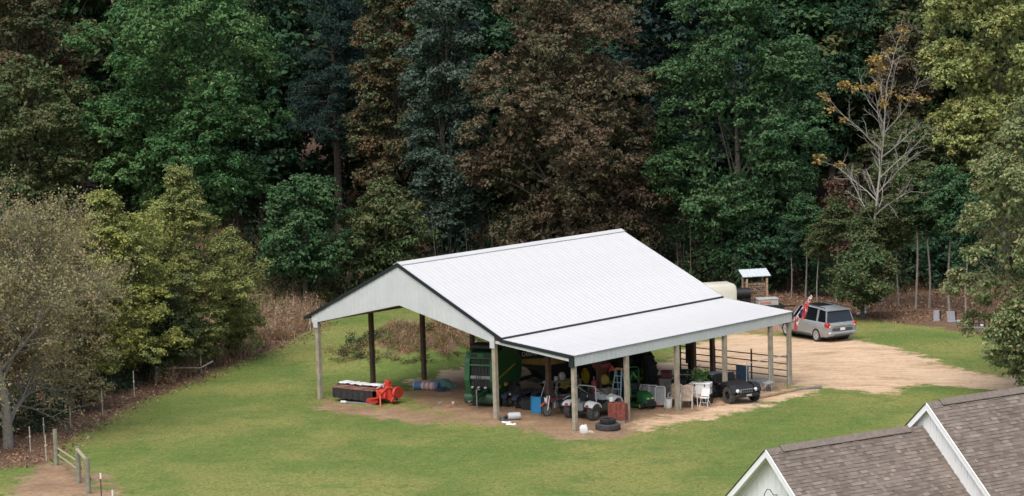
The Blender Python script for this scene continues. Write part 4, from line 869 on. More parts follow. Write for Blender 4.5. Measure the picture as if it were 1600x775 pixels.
# --- red disc mower with white tarp
t = thing('disc_mower', 'red disc mower with black skirt and a white tarp thrown over it', 'mower', G(578, 628), R(-37)); t.scale = (1.14, 1.14, .95)
P(t, 'cutter_bar', B().box((-.55, 0, .22), (2.5, .55, .12), ch=.03), redp)
for k in range(6): P(t, 'disc', B().lathe([(.19, .0), (.2, .03), (.06, .07)], 14, (-1.6+k*.42, -.1, .12)), steel)
def curtain(pts, z0, z1, sd):
    rg = random.Random(sd); vs = []; n = len(pts)
    for i, (x, y) in enumerate(pts):
        a = .035*math.sin(i*1.9)+rg.uniform(-.015, .015); vs += [(x, y, z1), (x+a*.5, y+a*.6, (z0+z1)/2), (x+a*.6, y+a*1.3, z0+rg.uniform(-.06, .06))]
    return B().add(vs, [(3*i+k, 3*i+3+k, 3*i+4+k, 3*i+1+k) for i in range(n-1) for k in (0, 1)])
ring_ = [(-1.76+2.3*k/22, -.43) for k in range(23)]; P(t, 'skirt', curtain(ring_, .16, .68, 1), mat('black_canvas', (.03, .03, .03), .9, .3, 5.0))
P(t, 'skirt', curtain([(x, .45) for x, y in ring_], .16, .68, 2), MATS['black_canvas']); P(t, 'skirt', curtain([(-1.77, -.43+.88*k/9) for k in range(10)], .16, .68, 3), MATS['black_canvas'])
for k in range(4): P(t, 'board', B().box((-1.45+k*.55, -.12, .745), (.5, .5, .03), Matrix.Rotation(R((-2, 3, -1, 2)[k]), 3, 'Z')), mat('old_board%d' % (k % 2), ((.33, .20, .14), (.27, .12, .085))[k % 2], .9, .2))
P(t, 'top_board', B().box((-.62, 0, .70), (2.34, .9, .05), ch=.01), mat('faded_red_board', (.24, .10, .07), .8, .25))
for k in (-.25, .45): P(t, 'top_rail', B().box((-.62, k, .75), (2.2, .06, .06)), rustm)
rg = np.random.default_rng(3); nx_, ny_ = 26, 9; gv = []
for i in range(nx_):
    for j in range(ny_):
        x = -1.95+2.6*i/(nx_-1); y = .0+.66*(j/(ny_-1)); z = .82+.09*rg.random()+.07*math.sin(x*7)*math.sin(y*6)
        if i == 0: z = .35+.1*rg.random()
        if j == ny_-1: z = .5+.1*rg.random()
        gv.append((x, y+.05*math.sin(x*4), z))
P(t, 'tarp', B().add(gv, [(i*ny_+j, (i+1)*ny_+j, (i+1)*ny_+j+1, i*ny_+j+1) for i in range(nx_-1) for j in range(ny_-1)]), mat('white_tarp', (.62, .62, .62), .7, .1, 4.0))
P(t, 'guard_plate', B().prism([(.2, .12), (.75, .05), (.95, .2), (.8, .42), (.35, .34)], -.55, -.48), redp); P(t, 'guard_plate', B().prism([(.9, .3), (1.3, .2), (1.5, .5), (1.2, .75)], .2, .27), redp); P(t, 'linkage', B().tube([(.85, -.3, .5), (1.2, -.2, .95), (1.45, .1, .8)], .035, 8).tube([(1.1, .1, .4), (1.6, -.2, .25)], .04, 8).tube([(.7, -.4, .75), (1.0, -.35, .3)], .03, 8), mat('bright_orange_red', (.6, .09, .04), .45)); P(t, 'gear_head', B().box((.75, 0, .5), (.5, .5, .55), ch=.1), redp); P(t, 'hitch_frame', B().prism([(.55, .25), (1.45, .25), (1.35, .5), (1.15, 1.15), (1.0, 1.2), (.85, .7)], -.12, .1), redp)
P(t, 'mast', B().bar((1.05, -.25, .3), (1.05, .0, 1.15), .1, .12).bar((1.05, .25, .3), (1.05, .0, 1.15), .1, .12).box((1.05, 0, 1.15), (.26, .2, .2), ch=.03), redp)
P(t, 'lift_arm', B().bar((.3, -.35, .22), (1.1, -.55, .45), .34, .06).bar((1.5, -.35, .2), (1.5, .3, .85), .08, .1), redp); P(t, 'pulley_guard', B().lathe([(.32, -.06), (.34, 0), (.32, .06)], 18, (1.5, .1, .62), 'X'), redp)
P(t, 'stand', B().bar((1.1, -.6, .55), (1.22, -.75, .0), .06, .06).box((1.22, -.75, .015), (.2, .16, .03)), redp); P(t, 'hydraulic_ram', B().tube([(.6, -.2, .8), (1.05, -.05, 1.15)], .05, 10), chromem); P(t, 'driveline', B().tube([(1.3, 0, .6), (1.75, -.25, .35)], .06, 10), black)
t = thing('steel_rail', 'long grey rail with a white end lying in front of the disc mower', 'rail', G(560, 631), R(-30)); P(t, 'rail', B().box((.15, 0, .04), (1.75, .1, .08), ch=.01), greyp); P(t, 'end_cap', B().box((-.88, 0, .05), (.32, .13, .1), ch=.02), whitep)
# --- silver SUV
t = thing('parked_suv', 'silver full-size SUV with chrome wheels parked on the drive by the wood', 'car', G(1275, 527), R(117))
sil = mat('silver_paint', (.33, .338, .345), .32, .04, 1.5, metal=.35, coat=.4)
def ring(x, hw, zb, zm, zt, wt): return [(x, -hw*.94, zb), (x, -hw, zb+.14), (x, -hw, zm-.06), (x, -hw*.965, zm), (x, -wt, zt), (x, wt, zt), (x, hw*.965, zm), (x, hw, zm-.06), (x, hw, zb+.14), (x, hw*.94, zb)]
bodyr = [(-2.66, .86, .52, 1.02, 1.05, .84), (-2.6, .97, .42, 1.12, 1.16, .90), (-2.4, 1.0, .36, 1.16, 1.19, .93), (-1.2, 1.01, .33, 1.15, 1.18, .94), (.6, 1.01, .33, 1.14, 1.17, .94), (1.25, 1.0, .34, 1.13, 1.18, .9), (1.9, .99, .36, 1.10, 1.16, .85), (2.35, .96, .40, 1.05, 1.10, .8), (2.55, .88, .46, .95, 1.0, .7), (2.64, .7, .55, .85, .9, .5)]
P(t, 'body', B().loft([ring(*r) for r in bodyr][::-1]), sil, 38)
gh = [(-2.52, .90, .89, 1.17), (-2.22, .90, .76, 1.86), (-1.4, .91, .75, 1.93), (-.2, .91, .75, 1.95), (.45, .90, .74, 1.90), (1.2, .88, .8, 1.19)]
P(t, 'roof', B().loft([[(x, -wt, z-.03), (x, -wt*.9, z+.035), (x, wt*.9, z+.035), (x, wt, z-.03)] for x, wt, z in ((-2.34, .78, 1.83), (-2.1, .78, 1.86), (-1.4, .77, 1.92), (-.2, .77, 1.945), (.42, .76, 1.90), (.55, .74, 1.84))][::-1]), sil, 40)
P(t, 'sunroof', B().loft([[(x, -.5, z), (x, .5, z), (x, .5, z-.02), (x, -.5, z-.02)] for x, z in ((-1.1, 1.976), (-.2, 1.988), (.35, 1.958))]), glassm)
P(t, 'rear_window', B().loft([[(-2.47, -.84, 1.18), (-2.47, .84, 1.18), (-2.25, .72, 1.80), (-2.25, -.72, 1.80)], [(-2.44, -.84, 1.16), (-2.44, .84, 1.16), (-2.2, .72, 1.82), (-2.2, -.72, 1.82)]]), glassm)
P(t, 'windscreen', B().loft([[(1.2, -.8, 1.17), (1.2, .8, 1.17), (.5, .7, 1.86), (.5, -.7, 1.86)], [(1.14, -.8, 1.15), (1.14, .8, 1.15), (.42, .7, 1.84), (.42, -.7, 1.84)]]), glassm)
for s in (-1, 1):
    zb, zt, yb, yt = 1.175, 1.835, .925, .775
    for nm, x0, x1, x0t, x1t in (('side_window', -2.36, -1.58, -2.18, -1.58), ('side_window', -1.4, -.42, -1.4, -.42), ('side_window', -.3, .98, -.3, .42)):
        P(t, nm, B().loft([[(x0, s*yb, zb), (x1, s*yb, zb), (x1t, s*yt, zt), (x0t, s*yt, zt)], [(x0, s*(yb-.03), zb), (x1, s*(yb-.03), zb), (x1t, s*(yt-.03), zt), (x0t, s*(yt-.03), zt)]]), glassm)
    for x0, x1, x0t, x1t, m_ in ((-2.46, -2.36, -2.28, -2.18, sil), (-1.58, -1.4, -1.58, -1.4, sil), (-.42, -.3, -.42, -.3, black), (.98, 1.16, .42, .52, sil)):
        P(t, 'pillar', B().loft([[(x0, s*(yb+.003), zb-.01), (x1, s*(yb+.003), zb-.01), (x1t, s*(yt+.003), zt+.01), (x0t, s*(yt+.003), zt+.01)], [(x0, s*(yb-.04), zb-.01), (x1, s*(yb-.04), zb-.01), (x1t, s*(yt-.04), zt+.01), (x0t, s*(yt-.04), zt+.01)]]), m_)
    for x in (1.58, -1.52):
        wheel(t, (x, s*.90, .40), .40, .28, chromem, rubber, rr=.68, spokes=6)
        P(t, 'wheel_arch', B().loft([[(x+.47*math.cos(a), s*.80, .40+.47*math.sin(a)), (x+.47*math.cos(a), s*1.018, .40+.47*math.sin(a)), (x+.53*math.cos(a), s*1.018, .40+.53*math.sin(a)), (x+.53*math.cos(a), s*.80, .40+.53*math.sin(a))] for a in [R(k) for k in range(-8, 189, 14)]]), sil, 40)
        P(t, 'wheel_well', B().lathe([(.47, -.11), (.47, .11)], 20, (x, s*.70, .43), 'Y'), black)
    for x0, x1 in ((-1.02, -.38), (-.34, .98)):
        d = P(t, 'door', B().box(((x0+x1)/2, s*1.012, .78), (x1-x0, .012, .62), ch=.005), sil); B().box((x0+.14, s*1.026, .98), (.2, .02, .035), ch=.008).build('handle', chromem, d)
    P(t, 'running_board', B().box((.02, s*1.02, .33), (2.1, .14, .06), ch=.02), black); P(t, 'roof_rail', B().tube([(-2.0, s*.68, 1.90), (-1.9, s*.68, 1.97), (.1, s*.68, 2.0), (.25, s*.68, 1.95)], .02, 6), black)
    P(t, 'tail_lamp', B().box((-2.50, s*.90, 1.05), (.34, .24, .26), ch=.05), mat('tail_lamp_red', (.5, .012, .018), .2)); P(t, 'reverse_lamp', B().box((-2.675, s*.84, .985), (.02, .1, .07), ch=.008), whitep)
    P(t, 'headlamp', B().box((2.5, s*.72, .92), (.2, .3, .14), ch=.04), alu); P(t, 'door_mirror', B().box((.95, s*1.1, 1.2), (.14, .2, .16), ch=.05), sil)
P(t, 'rear_bumper', B().box((-2.66, 0, .56), (.2, 1.86, .24), ch=.07), sil); P(t, 'bumper_trim', B().box((-2.765, 0, .50), (.04, 1.2, .08), ch=.01), mat('dark_grey_trim', (.07, .07, .075), .5)); P(t, 'tailgate_trim', B().box((-2.69, 0, .80), (.03, 1.35, .16), ch=.01), MATS['dark_grey_trim'])
P(t, 'chrome_strip', B().box((-2.69, 0, 1.02), (.03, 1.3, .05), ch=.01), chromem); P(t, 'number_plate', B().box((-2.715, 0, .82), (.01, .32, .15)), whitep); P(t, 'spoiler', B().box((-2.36, 0, 1.86), (.22, 1.45, .04), ch=.015), sil); P(t, 'badge', B().lathe([(.05, 0), (.06, .01)], 14, (-2.71, 0, 1.1), 'X'), chromem)
P(t, 'grille', B().box((2.62, 0, .8), (.06, 1.1, .3), ch=.03), black); P(t, 'underbody', B().box((0, 0, .36), (4.6, 1.5, .2)), black)
# ---------------------------------------------------------------- props in and around the barn
def one(name, label, cat, b, m, loc, rz=0, smooth=None, group=None): return tag(b.build(name, m, None, smooth, loc, rz), label, cat, group)
# flag on the far corner
fp = uv2w(L_+.1, WL+.2, 3.0); t = thing('flag_on_pole', 'red and white flag drooping from a slanted pole at the far corner post', 'flag', fp, 0)
tip = at(1268, 461, fp.y-.4)-fp; P(t, 'pole', B().tube([(0, 0, 0), tip], .022, 8), whitep); P(t, 'bracket', B().tube([(0, 0, -.08), (0, 0, .12)], .04, 8), steel)
cl_r = mat('flag_red', (.55, .06, .06), .8, .1); cl_w = mat('flag_white', (.62, .48, .48), .8, .08); cl_b = mat('flag_blue', (.03, .05, .16), .8, .1)
d_ = tip.normalized()
def cloth(f0, f1, drop0, drop1, m, y0, ph, nm='flag_stripe'):
    vs = []; n1, n2 = 10, 9
    for i in range(n1):
        f = f0+(f1-f0)*i/(n1-1)
        for j in range(n2):
            g = j/(n2-1); dr = drop0+(drop1-drop0)*i/(n1-1); vs.append(tip*f+Vector((.07*math.sin(g*5+ph+i*.7), y0+.07*math.sin(i*1.3+g*3+ph), -dr*g)))
    P(t, nm, B().add(vs, [(i*n2+j, (i+1)*n2+j, (i+1)*n2+j+1, i*n2+j+1) for i in range(n1-1) for j in range(n2-1)]), m)
cloth(.50, .70, .62, .45, cl_r, -.05, 0); cloth(.70, .72, .45, .4, cl_w, -.03, 1.5); cloth(.72, .86, .4, .2, cl_r, -.05, 2.2); cloth(.86, .98, .2, .08, cl_w, -.03, .9)
cloth(.44, .50, .25, .4, cl_b, -.02, 2.0, 'flag_canton'); cloth(.10, .22, .6, .62, cl_r, -.03, .3); cloth(.22, .235, .5, .5, cl_w, -.04, 1.0)
# striped roll, teal tarp, bits behind
t = thing('rolled_mat', 'rolled mat striped blue, white and pink on the bare soil behind the mower', 'roll', G(667, 609), R(-28))
for k, (x0, x1, m_) in enumerate([(-.72, -.66, mat('pale_blue', (.42, .52, .58), .8)), (-.66, -.24, mat('denim_blue', (.10, .19, .36), .8))]+[(-.24+i*.13, -.24+(i+1)*.13, cl_w if i % 2 == 0 else mat('faded_pink', (.52, .26, .25), .8)) for i in range(6)]+[(.54, .72, mat('denim_blue', (.1, .19, .36)))]):
    P(t, 'stripe', B().lathe([(.12, x0), (.205+.006*(k % 2), x0), (.205+.006*(k % 2), x1), (.12, x1)], 20, (0, 0, .2), 'X'), m_, 40)
def heap(name, label, cat, m, loc, rx, ry, h, seed, rz=0):
    rg = np.random.default_rng(seed); n = 15; vs = []; ph = rg.random(6)*6
    for i in range(n):
        for j in range(n):
            x, y = 2*i/(n-1)-1, 2*j/(n-1)-1; r = max(abs(x), abs(y))
            z = h*(1-r**3)*(0.75+.25*math.sin(3*x+ph[0])*math.cos(3*y+ph[1]))+.04*h*rg.normal()
            vs.append((x*rx*(1+.1*math.sin(4*y+ph[2])), y*ry*(1+.12*math.sin(5*x+ph[3])), max(z, 0) if r < 1 else -.02))
    return one(name, label, cat, B().add(vs, [(i*n+j, (i+1)*n+j, (i+1)*n+j+1, i*n+j+1) for i in range(n-1) for j in range(n-1)]), m, loc, rz, 35)
heap('folded_tarp', 'folded teal tarp heaped next to the striped roll', 'tarp', mat('teal_cloth', (.13, .29, .27), .8, .2, 5.0), G(690, 604), .65, .7, .5, 2, .3)
heap('dark_bag', 'dark blue-black bag lying at the end of the striped roll', 'bag', mat('navy_bag', (.03, .04, .06), .7), G(692, 611), .36, .28, .25, 3, .3)
heap('grey_rag', 'small grey rag behind the teal tarp', 'rag', mat('grey_cloth', (.3, .27, .25), .9), G(707, 599), .22, .16, .12, 4)
heap('soil_clod', 'small heap of reddish dirt in front of the baler tongue', 'dirt heap', mat('red_dirt', (.3, .15, .09), .95, .2, 8, .5), G(704, 634), .35, .2, .1, 5); one('white_cup', 'small white cup beside the reddish dirt heap', 'cup', B().lathe([(.05, 0), (.065, .14), (.058, .14), (.045, .02)], 14), whitep, G(708, 632))
one('drink_can', 'small pale can lying on the soil left of the dirt heap', 'can', B().lathe([(.03, -.1), (.045, -.09), (.045, .09), (.03, .1)], 12, (0, 0, .045), 'X'), alu, G(688, 631), .5)
# blue tub, canister, pipes
t = thing('blue_tub', 'bright blue plastic tub standing on its side against a black crate', 'tub', G(840, 645), R(-35))
P(t, 'shell', B().loft([[(-.26, -.1, .02), (.26, -.1, .02), (.26, -.1, .78), (-.26, -.1, .78)], [(-.21, .2, .07), (.21, .2, .07), (.21, .2, .73), (-.21, .2, .73)]]), mat('blue_plastic', (.03, .25, .5), .4, .1)); P(t, 'rim', B().box((0, -.11, .02), (.58, .05, .04)).box((0, -.11, .78), (.58, .05, .04)).box((-.27, -.11, .4), (.04, .05, .8)).box((.27, -.11, .4), (.04, .05, .8)), MATS['blue_plastic'])
t = thing('black_crate', 'low black crate behind the blue tub', 'crate', G(834, 641)+Vector((-.25, .35, 0)), R(-30)); P(t, 'shell', B().box((0, 0, .25), (.6, .45, .5), ch=.02), black); P(t, 'lid', B().box((0, 0, .53), (.64, .49, .05), ch=.02), black)
t = thing('grey_canister', 'light grey canister lying beside the foot of the middle gable post', 'canister', G(803, 656), R(14)); P(t, 'drum', B().lathe([(.1, -.3), (.17, -.26), (.18, -.1), (.175, .05), (.18, .2), (.16, .3), (.05, .31)], 18, (0, 0, .18), 'X'), mat('light_grey', (.45, .46, .47), .5, .1), 40); P(t, 'cap', B().lathe([(.07, -.4), (.09, -.3)], 12, (0, 0, .18), 'X'), black)
heap('wire_coil', 'tangle of dark cable beside the light grey canister', 'cable', black, G(789, 656), .3, .25, .2, 6)
for lab, x, y, a in (('short white pipe lying in the dirt in front of the canister', 791, 662, -32), ('stubby white pipe nearest the grass below the canister', 798, 665, -20)): t = thing('white_pipe', lab, 'pipe', G(x, y), R(a)); P(t, 'pipe', B().lathe([(.05, -.22), (.05, .2), (.04, .2)], 12, (0, 0, .05), 'X'), whitep, 40); P(t, 'collar', B().lathe([(.065, .16), (.065, .26)], 12, (0, 0, .06), 'X'), whitep, 40)
# broom, saw-horse rack
f0 = G(840, 636); t = thing('push_broom', 'long-handled broom with blue-grey head up leaning on a barn post', 'broom', f0, 0); hd = Vector((.42, .25, 1.15)); P(t, 'handle', B().tube([(0, 0, 0), hd], .018, 8), alu); P(t, 'head', B().box(hd+Vector((.02, 0, .05)), (.3, .12, .14), Matrix.Rotation(R(-20), 3, 'Y'), ch=.03), mat('blue_grey', (.22, .29, .34), .7))
t = thing('pipe_rack', 'grey tubular rack standing behind the dirt bike', 'rack', G(884, 634), R(20))
for x in (-.5, .5): P(t, 'leg', B().tube([(x, -.25, 0), (x, 0, .95), (x, .25, 0)], .022, 8), steel)
for z in (.95, .55): P(t, 'crossbar', B().tube([(-.55, 0 if z > .9 else -.1, z), (.55, 0 if z > .9 else -.1, z)], .022, 8), steel)
heap('teal_net', 'heap of dark teal netting under the tubular rack', 'netting', mat('dark_teal', (.03, .09, .085), .9), G(884, 632)+Vector((0, .5, 0)), .7, .4, .5, 7)
t = thing('workbench', 'cluttered wooden workbench behind the tubular rack', 'bench', G(885, 622), R(30)); P(t, 'top', B().box((0, 0, .9), (1.5, .6, .06)), greywood)
for x in (-.68, .68):
    for y in (-.24, .24): P(t, 'leg', B().box((x, y, .435), (.09, .09, .87)), greywood)
one('paint_tin', 'pale tin standing on the workbench by the shaded post', 'tin', B().lathe([(.1, 0), (.1, .2), (.09, .21), (.02, .22)], 14), alu, G(885, 622)+Vector((-.5, -.2, .93)))
one('paper_sack', 'crumpled pale sack on the workbench', 'sack', B().lathe([(.16, 0), (.2, .1), (.17, .28), (.1, .36), (.04, .38)], 12), mat('pale_sack', (.45, .42, .36), .9), G(885, 622)+Vector((-.2, .05, .93)))
# red cylinder
t = thing('red_gas_cylinder', 'tall red gas cylinder by the shaded post in the barn', 'cylinder', G(929, 625), 0); P(t, 'tank', B().lathe([(.14, 0), (.15, .04), (.15, .85), (.12, .97), (.05, 1.02)], 18), mat('dull_red', (.33, .04, .05), .5), 40); P(t, 'valve', B().lathe([(.03, 1.0), (.03, 1.1), (.06, 1.12), (.06, 1.16)], 10), steel)
# jugs and tyres
def jug(label, x, y, s, m, lab_m=None):
    t = thing('plastic_jug', label, 'jug', G(x, y), .4); P(t, 'body', B().loft([[(-w_, -w_*.7, z), (w_, -w_*.7, z), (w_, w_*.7, z), (-w_, w_*.7, z)] for w_, z in ((.13*s, 0), (.15*s, .03*s), (.15*s, .27*s), (.1*s, .36*s), (.04*s, .4*s))]), m, 50); P(t, 'cap', B().lathe([(.045*s, .4*s), (.045*s, .45*s)], 12), mat('red_cap', (.5, .05, .04), .5)); P(t, 'handle', B().tube([(.12*s, 0, .3*s), (.17*s, 0, .36*s), (.05*s, 0, .42*s)], .018*s, 6), m)
jug('white plastic jug at the foot of the lean-to corner post', 912, 677, 1.0, whitep)
heap('pale_rag', 'pale rag on the ground between the white jug and the tyres', 'rag', mat('pale_cloth', (.5, .46, .42), .9), G(921, 675), .22, .15, .08, 8)
def tyre_flat(label, x, y, r, wd, z0, m):
    t = B(); pr = [(r*.55, wd*.08), (r*.85, 0), (r*.97, wd*.12), (r, wd*.3), (r, wd*.7), (r*.97, wd*.88), (r*.85, wd), (r*.55, wd*.92), (r*.58, wd*.5)]
    pr.append(pr[0]); t.lathe(pr, 30, (0, 0, 0), 'Z', cap=False)
    for k in range(30): a = 2*math.pi*k/30; t.box(Matrix.Rotation(a, 3, 'Z') @ Vector((r*1.0, 0, wd*.5)), (.03, r*.1, wd*.7), Matrix.Rotation(a, 3, 'Z'))
    o = t.build('loose_tyre', m, None, 35, G(x, y)+Vector((0, 0, z0))); return tag(o, label, 'tyre')
tyre_flat('large worn tyre lying flat at the edge of the grass', 950, 671, .57, .30, 0, mat('worn_tyre', (.05, .05, .052), .85, .2, 5))
tyre_flat('smaller black tyre lying on the large flat tyre', 950, 671, .36, .22, .305, rubber)
# brick stack
t = thing('brick_stack', 'neat stack of red bricks next to a lean-to post', 'bricks', G(966, 659), R(-20)); bm_ = mat('red_brick', (.27, .075, .05), .9, .25, 5.0, .3); P(t, 'pallet', B().box((0, 0, .05), (.85, .55, .1)), greywood)
bb = B(); rg = random.Random(2)
for k in range(12):
    for i in range(4):
        for j in range(5):
            if k == 11 and rg.random() < .35: continue
            bb.box((-.315+i*.21+rg.uniform(-.006, .006), -.21+j*.105+rg.uniform(-.005, .005), .138+k*.068), (.198, .096, .06))
o = bb.build('bricks', bm_, t); o['kind'] = 'stuff'
t = thing('paint_bucket', 'small white bucket with green lid on the brick stack', 'bucket', G(966, 659)+Vector((-.3, .1, .97)), 0); P(t, 'pail', B().lathe([(.1, 0), (.12, .22), (.115, .22)], 16), whitep, 40); P(t, 'lid', B().lathe([(.125, .22), (.125, .25), (.02, .26)], 16), mat('pale_green', (.2, .36, .24), .5))
# step ladder
t = thing('step_ladder', 'pale blue fibreglass step ladder with orange top beside a lean-to post', 'ladder', G(968, 636), R(-35)); bl = mat('pale_blue_fibreglass', (.22, .40, .45), .5, .08)
for s in (-1, 1): P(t, 'side_rail', B().bar((s*.30, -.42, 0), (s*.17, 0, 1.85), .07, .03), bl); P(t, 'rear_leg', B().bar((s*.28, .45, 0), (s*.16, .05, 1.8), .05, .025), bl)
for k in range(5): f = (k+1)/6; P(t, 'step', B().box((0, -.42+.42*f, 1.85*f), (.58-.26*f, .09, .03)), alu)
P(t, 'top_cap', B().box((0, .03, 1.88), (.42, .2, .08), ch=.02), mat('orange_top', (.72, .32, .1), .5))
# folded white mesh chairs
meshm = mat('pale_mesh', (.36, .35, .33), .9, .2, 20.)
for i, (x, y, a, lab) in enumerate(((1005, 634, -30, 'folded white-framed mesh chair nearest the riding mower'), (1018, 635, -24, 'middle one of three folded white-framed mesh chairs'), (1031, 637, -14, 'folded white-framed mesh chair beside the red basin'))):
    t = thing('mesh_chair', lab, 'chair', G(x, y), R(a), 'folded white mesh chairs'); fr = [(-.24, .02, 0), (-.25, .2, .9), (-.2, .22, 1.0), (.2, .22, 1.0), (.25, .2, .9), (.24, .02, 0)]
    P(t, 'frame', B().tube(fr, .022, 8), whitep); P(t, 'mesh_panel', B().loft([[(-.22, .045, .12), (.22, .045, .12), (.22, .19, .95), (-.22, .19, .95)], [(-.22, .06, .12), (.22, .06, .12), (.22, .205, .95), (-.22, .205, .95)]]), meshm)
    P(t, 'leg', B().tube([(-.22, .3, 0), (-.22, .24, .5), (.22, .24, .5), (.22, .3, 0)], .018, 8), whitep)
# red can and basin, bucket
t = thing('fuel_can', 'red fuel can standing behind the red basin', 'fuel can', G(1017, 633), .3); P(t, 'body', B().box((0, 0, .2), (.24, .32, .40), ch=.05), redp); P(t, 'handle', B().tube([(0, -.1, .4), (0, -.08, .47), (0, .08, .47), (0, .1, .4)], .018, 6), redp); P(t, 'spout', B().tube([(0, .12, .4), (0, .16, .5)], .025, 8), black)
t = thing('red_basin', 'shallow red basin on the dirt in front of the mesh chairs', 'basin', G(1025, 635), 0); P(t, 'bowl', B().lathe([(.2, 0), (.27, .18), (.29, .2), (.26, .19), (.19, .03), (.001, .03)], 24), mat('bright_red', (.6, .03, .04), .4), 40); P(t, 'rim', B().tube([(.285*math.cos(R(k)), .285*math.sin(R(k)), .2) for k in range(0, 361, 15)], .015, 6), MATS['bright_red'])
t = thing('white_bucket', 'white bucket with dark contents standing by a lean-to post', 'bucket', G(1045, 637), 0); P(t, 'pail', B().lathe([(.15, 0), (.185, .44), (.195, .44), (.195, .46), (.17, .46), (.14, .03)], 22), whitep, 40); P(t, 'contents', B().lathe([(.17, .42), (.08, .46), (.001, .48)], 16), black); P(t, 'handle', B().tube([(.19*math.cos(R(k)), .05, .43+.02*math.sin(R(k))) for k in range(0, 181, 20)], .008, 5), steel)
# cabinet and maroon cooler
t = thing('grey_cabinet', 'greyed wooden cabinet behind the cushioned chairs', 'cabinet', G(1042, 622), R(-25)); P(t, 'carcass', B().box((0, 0, .5), (.6, .5, 1.0), ch=.01), greywood)
for s in (-1, 1): d = P(t, 'door', B().box((s*.145, -.262, .5), (.27, .02, .9)), greywood); B().box((s*.04, -.28, .55), (.02, .02, .1)).build('handle', steel, d)
t = thing('maroon_cooler', 'maroon cool box sitting on the greyed cabinet', 'cool box', G(1042, 622)+Vector((0, 0, 1.01)), R(-25)); P(t, 'box', B().box((0, 0, .16), (.5, .36, .32), ch=.03), mat('maroon_plastic_box', (.14, .02, .03), .5)); P(t, 'lid', B().box((0, 0, .35), (.53, .39, .07), ch=.02), MATS['maroon_plastic_box'])
# cushioned patio chairs
cush = mat('floral_cushion', (.46, .37, .28), .95, .0, 9.0, .3, col2=(.30, .20, .15))
def patio(label, x, y, a):
    t = thing('patio_chair', label, 'chair', G(x, y), R(a), 'cushioned patio chairs')
    for s in (-1, 1): P(t, 'frame', B().tube([(s*.28, -.3, 0), (s*.28, -.24, .62), (s*.28, .2, .64), (s*.28, .34, 0)], .018, 8).tube([(s*.26, .15, .35), (s*.26, .32, 1.0)], .018, 8), whitep)
    P(t, 'back_frame', B().tube([(-.26, .32, 1.0), (0, .34, 1.06), (.26, .32, 1.0)], .018, 8), whitep); P(t, 'seat_cushion', B().box((0, -.05, .42), (.52, .52, .12), Matrix.Rotation(R(4), 3, 'X'), ch=.045), cush); P(t, 'back_cushion', B().box((0, .22, .75), (.50, .11, .62), Matrix.Rotation(R(-12), 3, 'X'), ch=.045), cush)
patio('cushioned patio chair partly hidden behind the lean-to post', 1055, 634, -20); patio('middle cushioned patio chair with rounded beige back', 1073, 637, -8); patio('cushioned patio chair angled in front of the white chest', 1090, 632, 40)
t = thing('folding_chair', 'small white folding chair in front of the white chest', 'chair', G(1102, 635), R(-30))
for s in (-1, 1): P(t, 'frame', B().tube([(s*.2, -.2, 0), (s*.2, .12, .86)], .016, 8), whitep); P(t, 'leg', B().tube([(s*.18, .25, 0), (s*.18, -.12, .48)], .015, 8), whitep)
P(t, 'backrest', B().box((0, .06, .68), (.40, .03, .38), Matrix.Rotation(R(-20), 3, 'X'), ch=.012), whitep); P(t, 'seat', B().box((0, -.04, .44), (.40, .38, .03), ch=.012), whitep); P(t, 'stretcher', B().tube([(-.2, -.12, .2), (.2, -.12, .2)], .013, 6), whitep)
# chest, plant, grill, barrel
t = thing('black_bench', 'low black bench under the white chest', 'bench', G(1096, 630), R(-20)); P(t, 'top', B().box((0, 0, .43), (1.1, .55, .06)), black)
for x in (-.48, .48):
    for y in (-.2, .2): P(t, 'leg', B().box((x, y, .2), (.07, .07, .4)), black)
t = thing('ice_chest', 'big white ice chest with dark latches holding a potted plant', 'cool box', G(1096, 630)+Vector((0, 0, .465)), R(-20)); P(t, 'box', B().box((0, 0, .24), (1.0, .5, .48), ch=.03), whitep); P(t, 'lid', B().box((0, 0, .53), (1.04, .54, .1), ch=.03), whitep)
for x in (-.25, .25): P(t, 'latch', B().box((x, -.265, .46), (.06, .03, .1)), black)
P(t, 'handle', B().tube([(.51, -.12, .38), (.56, -.12, .28), (.56, .12, .28), (.51, .12, .38)], .018, 6), black)
t = thing('potted_plant', 'leafy green potted plant with yellow bloom standing on the white chest', 'plant', G(1096, 630)+Vector((-.05, 0, 1.05)), 0); P(t, 'pot', B().lathe([(.11, 0), (.15, .18), (.13, .18), (.1, .05)], 16), greyp, 40)
rg = np.random.default_rng(6); n = 260; ps = rg.normal(size=(n, 3))*np.array([.24, .2, .14])+np.array([0, 0, .36]); me = leaf_mesh('leaves', ps, rg.normal(size=(n, 3))+np.array([0, 0, .6]), rg.uniform(.1, .2, n), rg.random((n, 3)), .5, rg); me.materials.append(leafmat('potted_green', (.05, .15, .04), (.08, .18, .05), (.2, .22, .05), .1)); link('leaves', me, t)
P(t, 'bloom', B().lathe([(.02, .0), (.06, .03), (.02, .06)], 10, (.2, -.1, .52)), yellow)
t = thing('gas_grill', 'black hooded grill behind the white chest', 'grill', G(1072, 614), R(-15)); P(t, 'cart', B().box((0, 0, .42), (.8, .45, .75), ch=.02), black); P(t, 'hood', B().lathe([(.26, -.4), (.29, -.38), (.29, .38), (.26, .4)], 18, (0, 0, .92), 'X'), mat('grill_black', (.03, .026, .028), .35), 40)
for s in (-1, 1): P(t, 'side_shelf', B().box((s*.58, 0, .85), (.34, .4, .04)), greyp)
P(t, 'hood_handle', B().tube([(-.25, -.31, .98), (.25, -.31, .98)], .018, 8), alu)
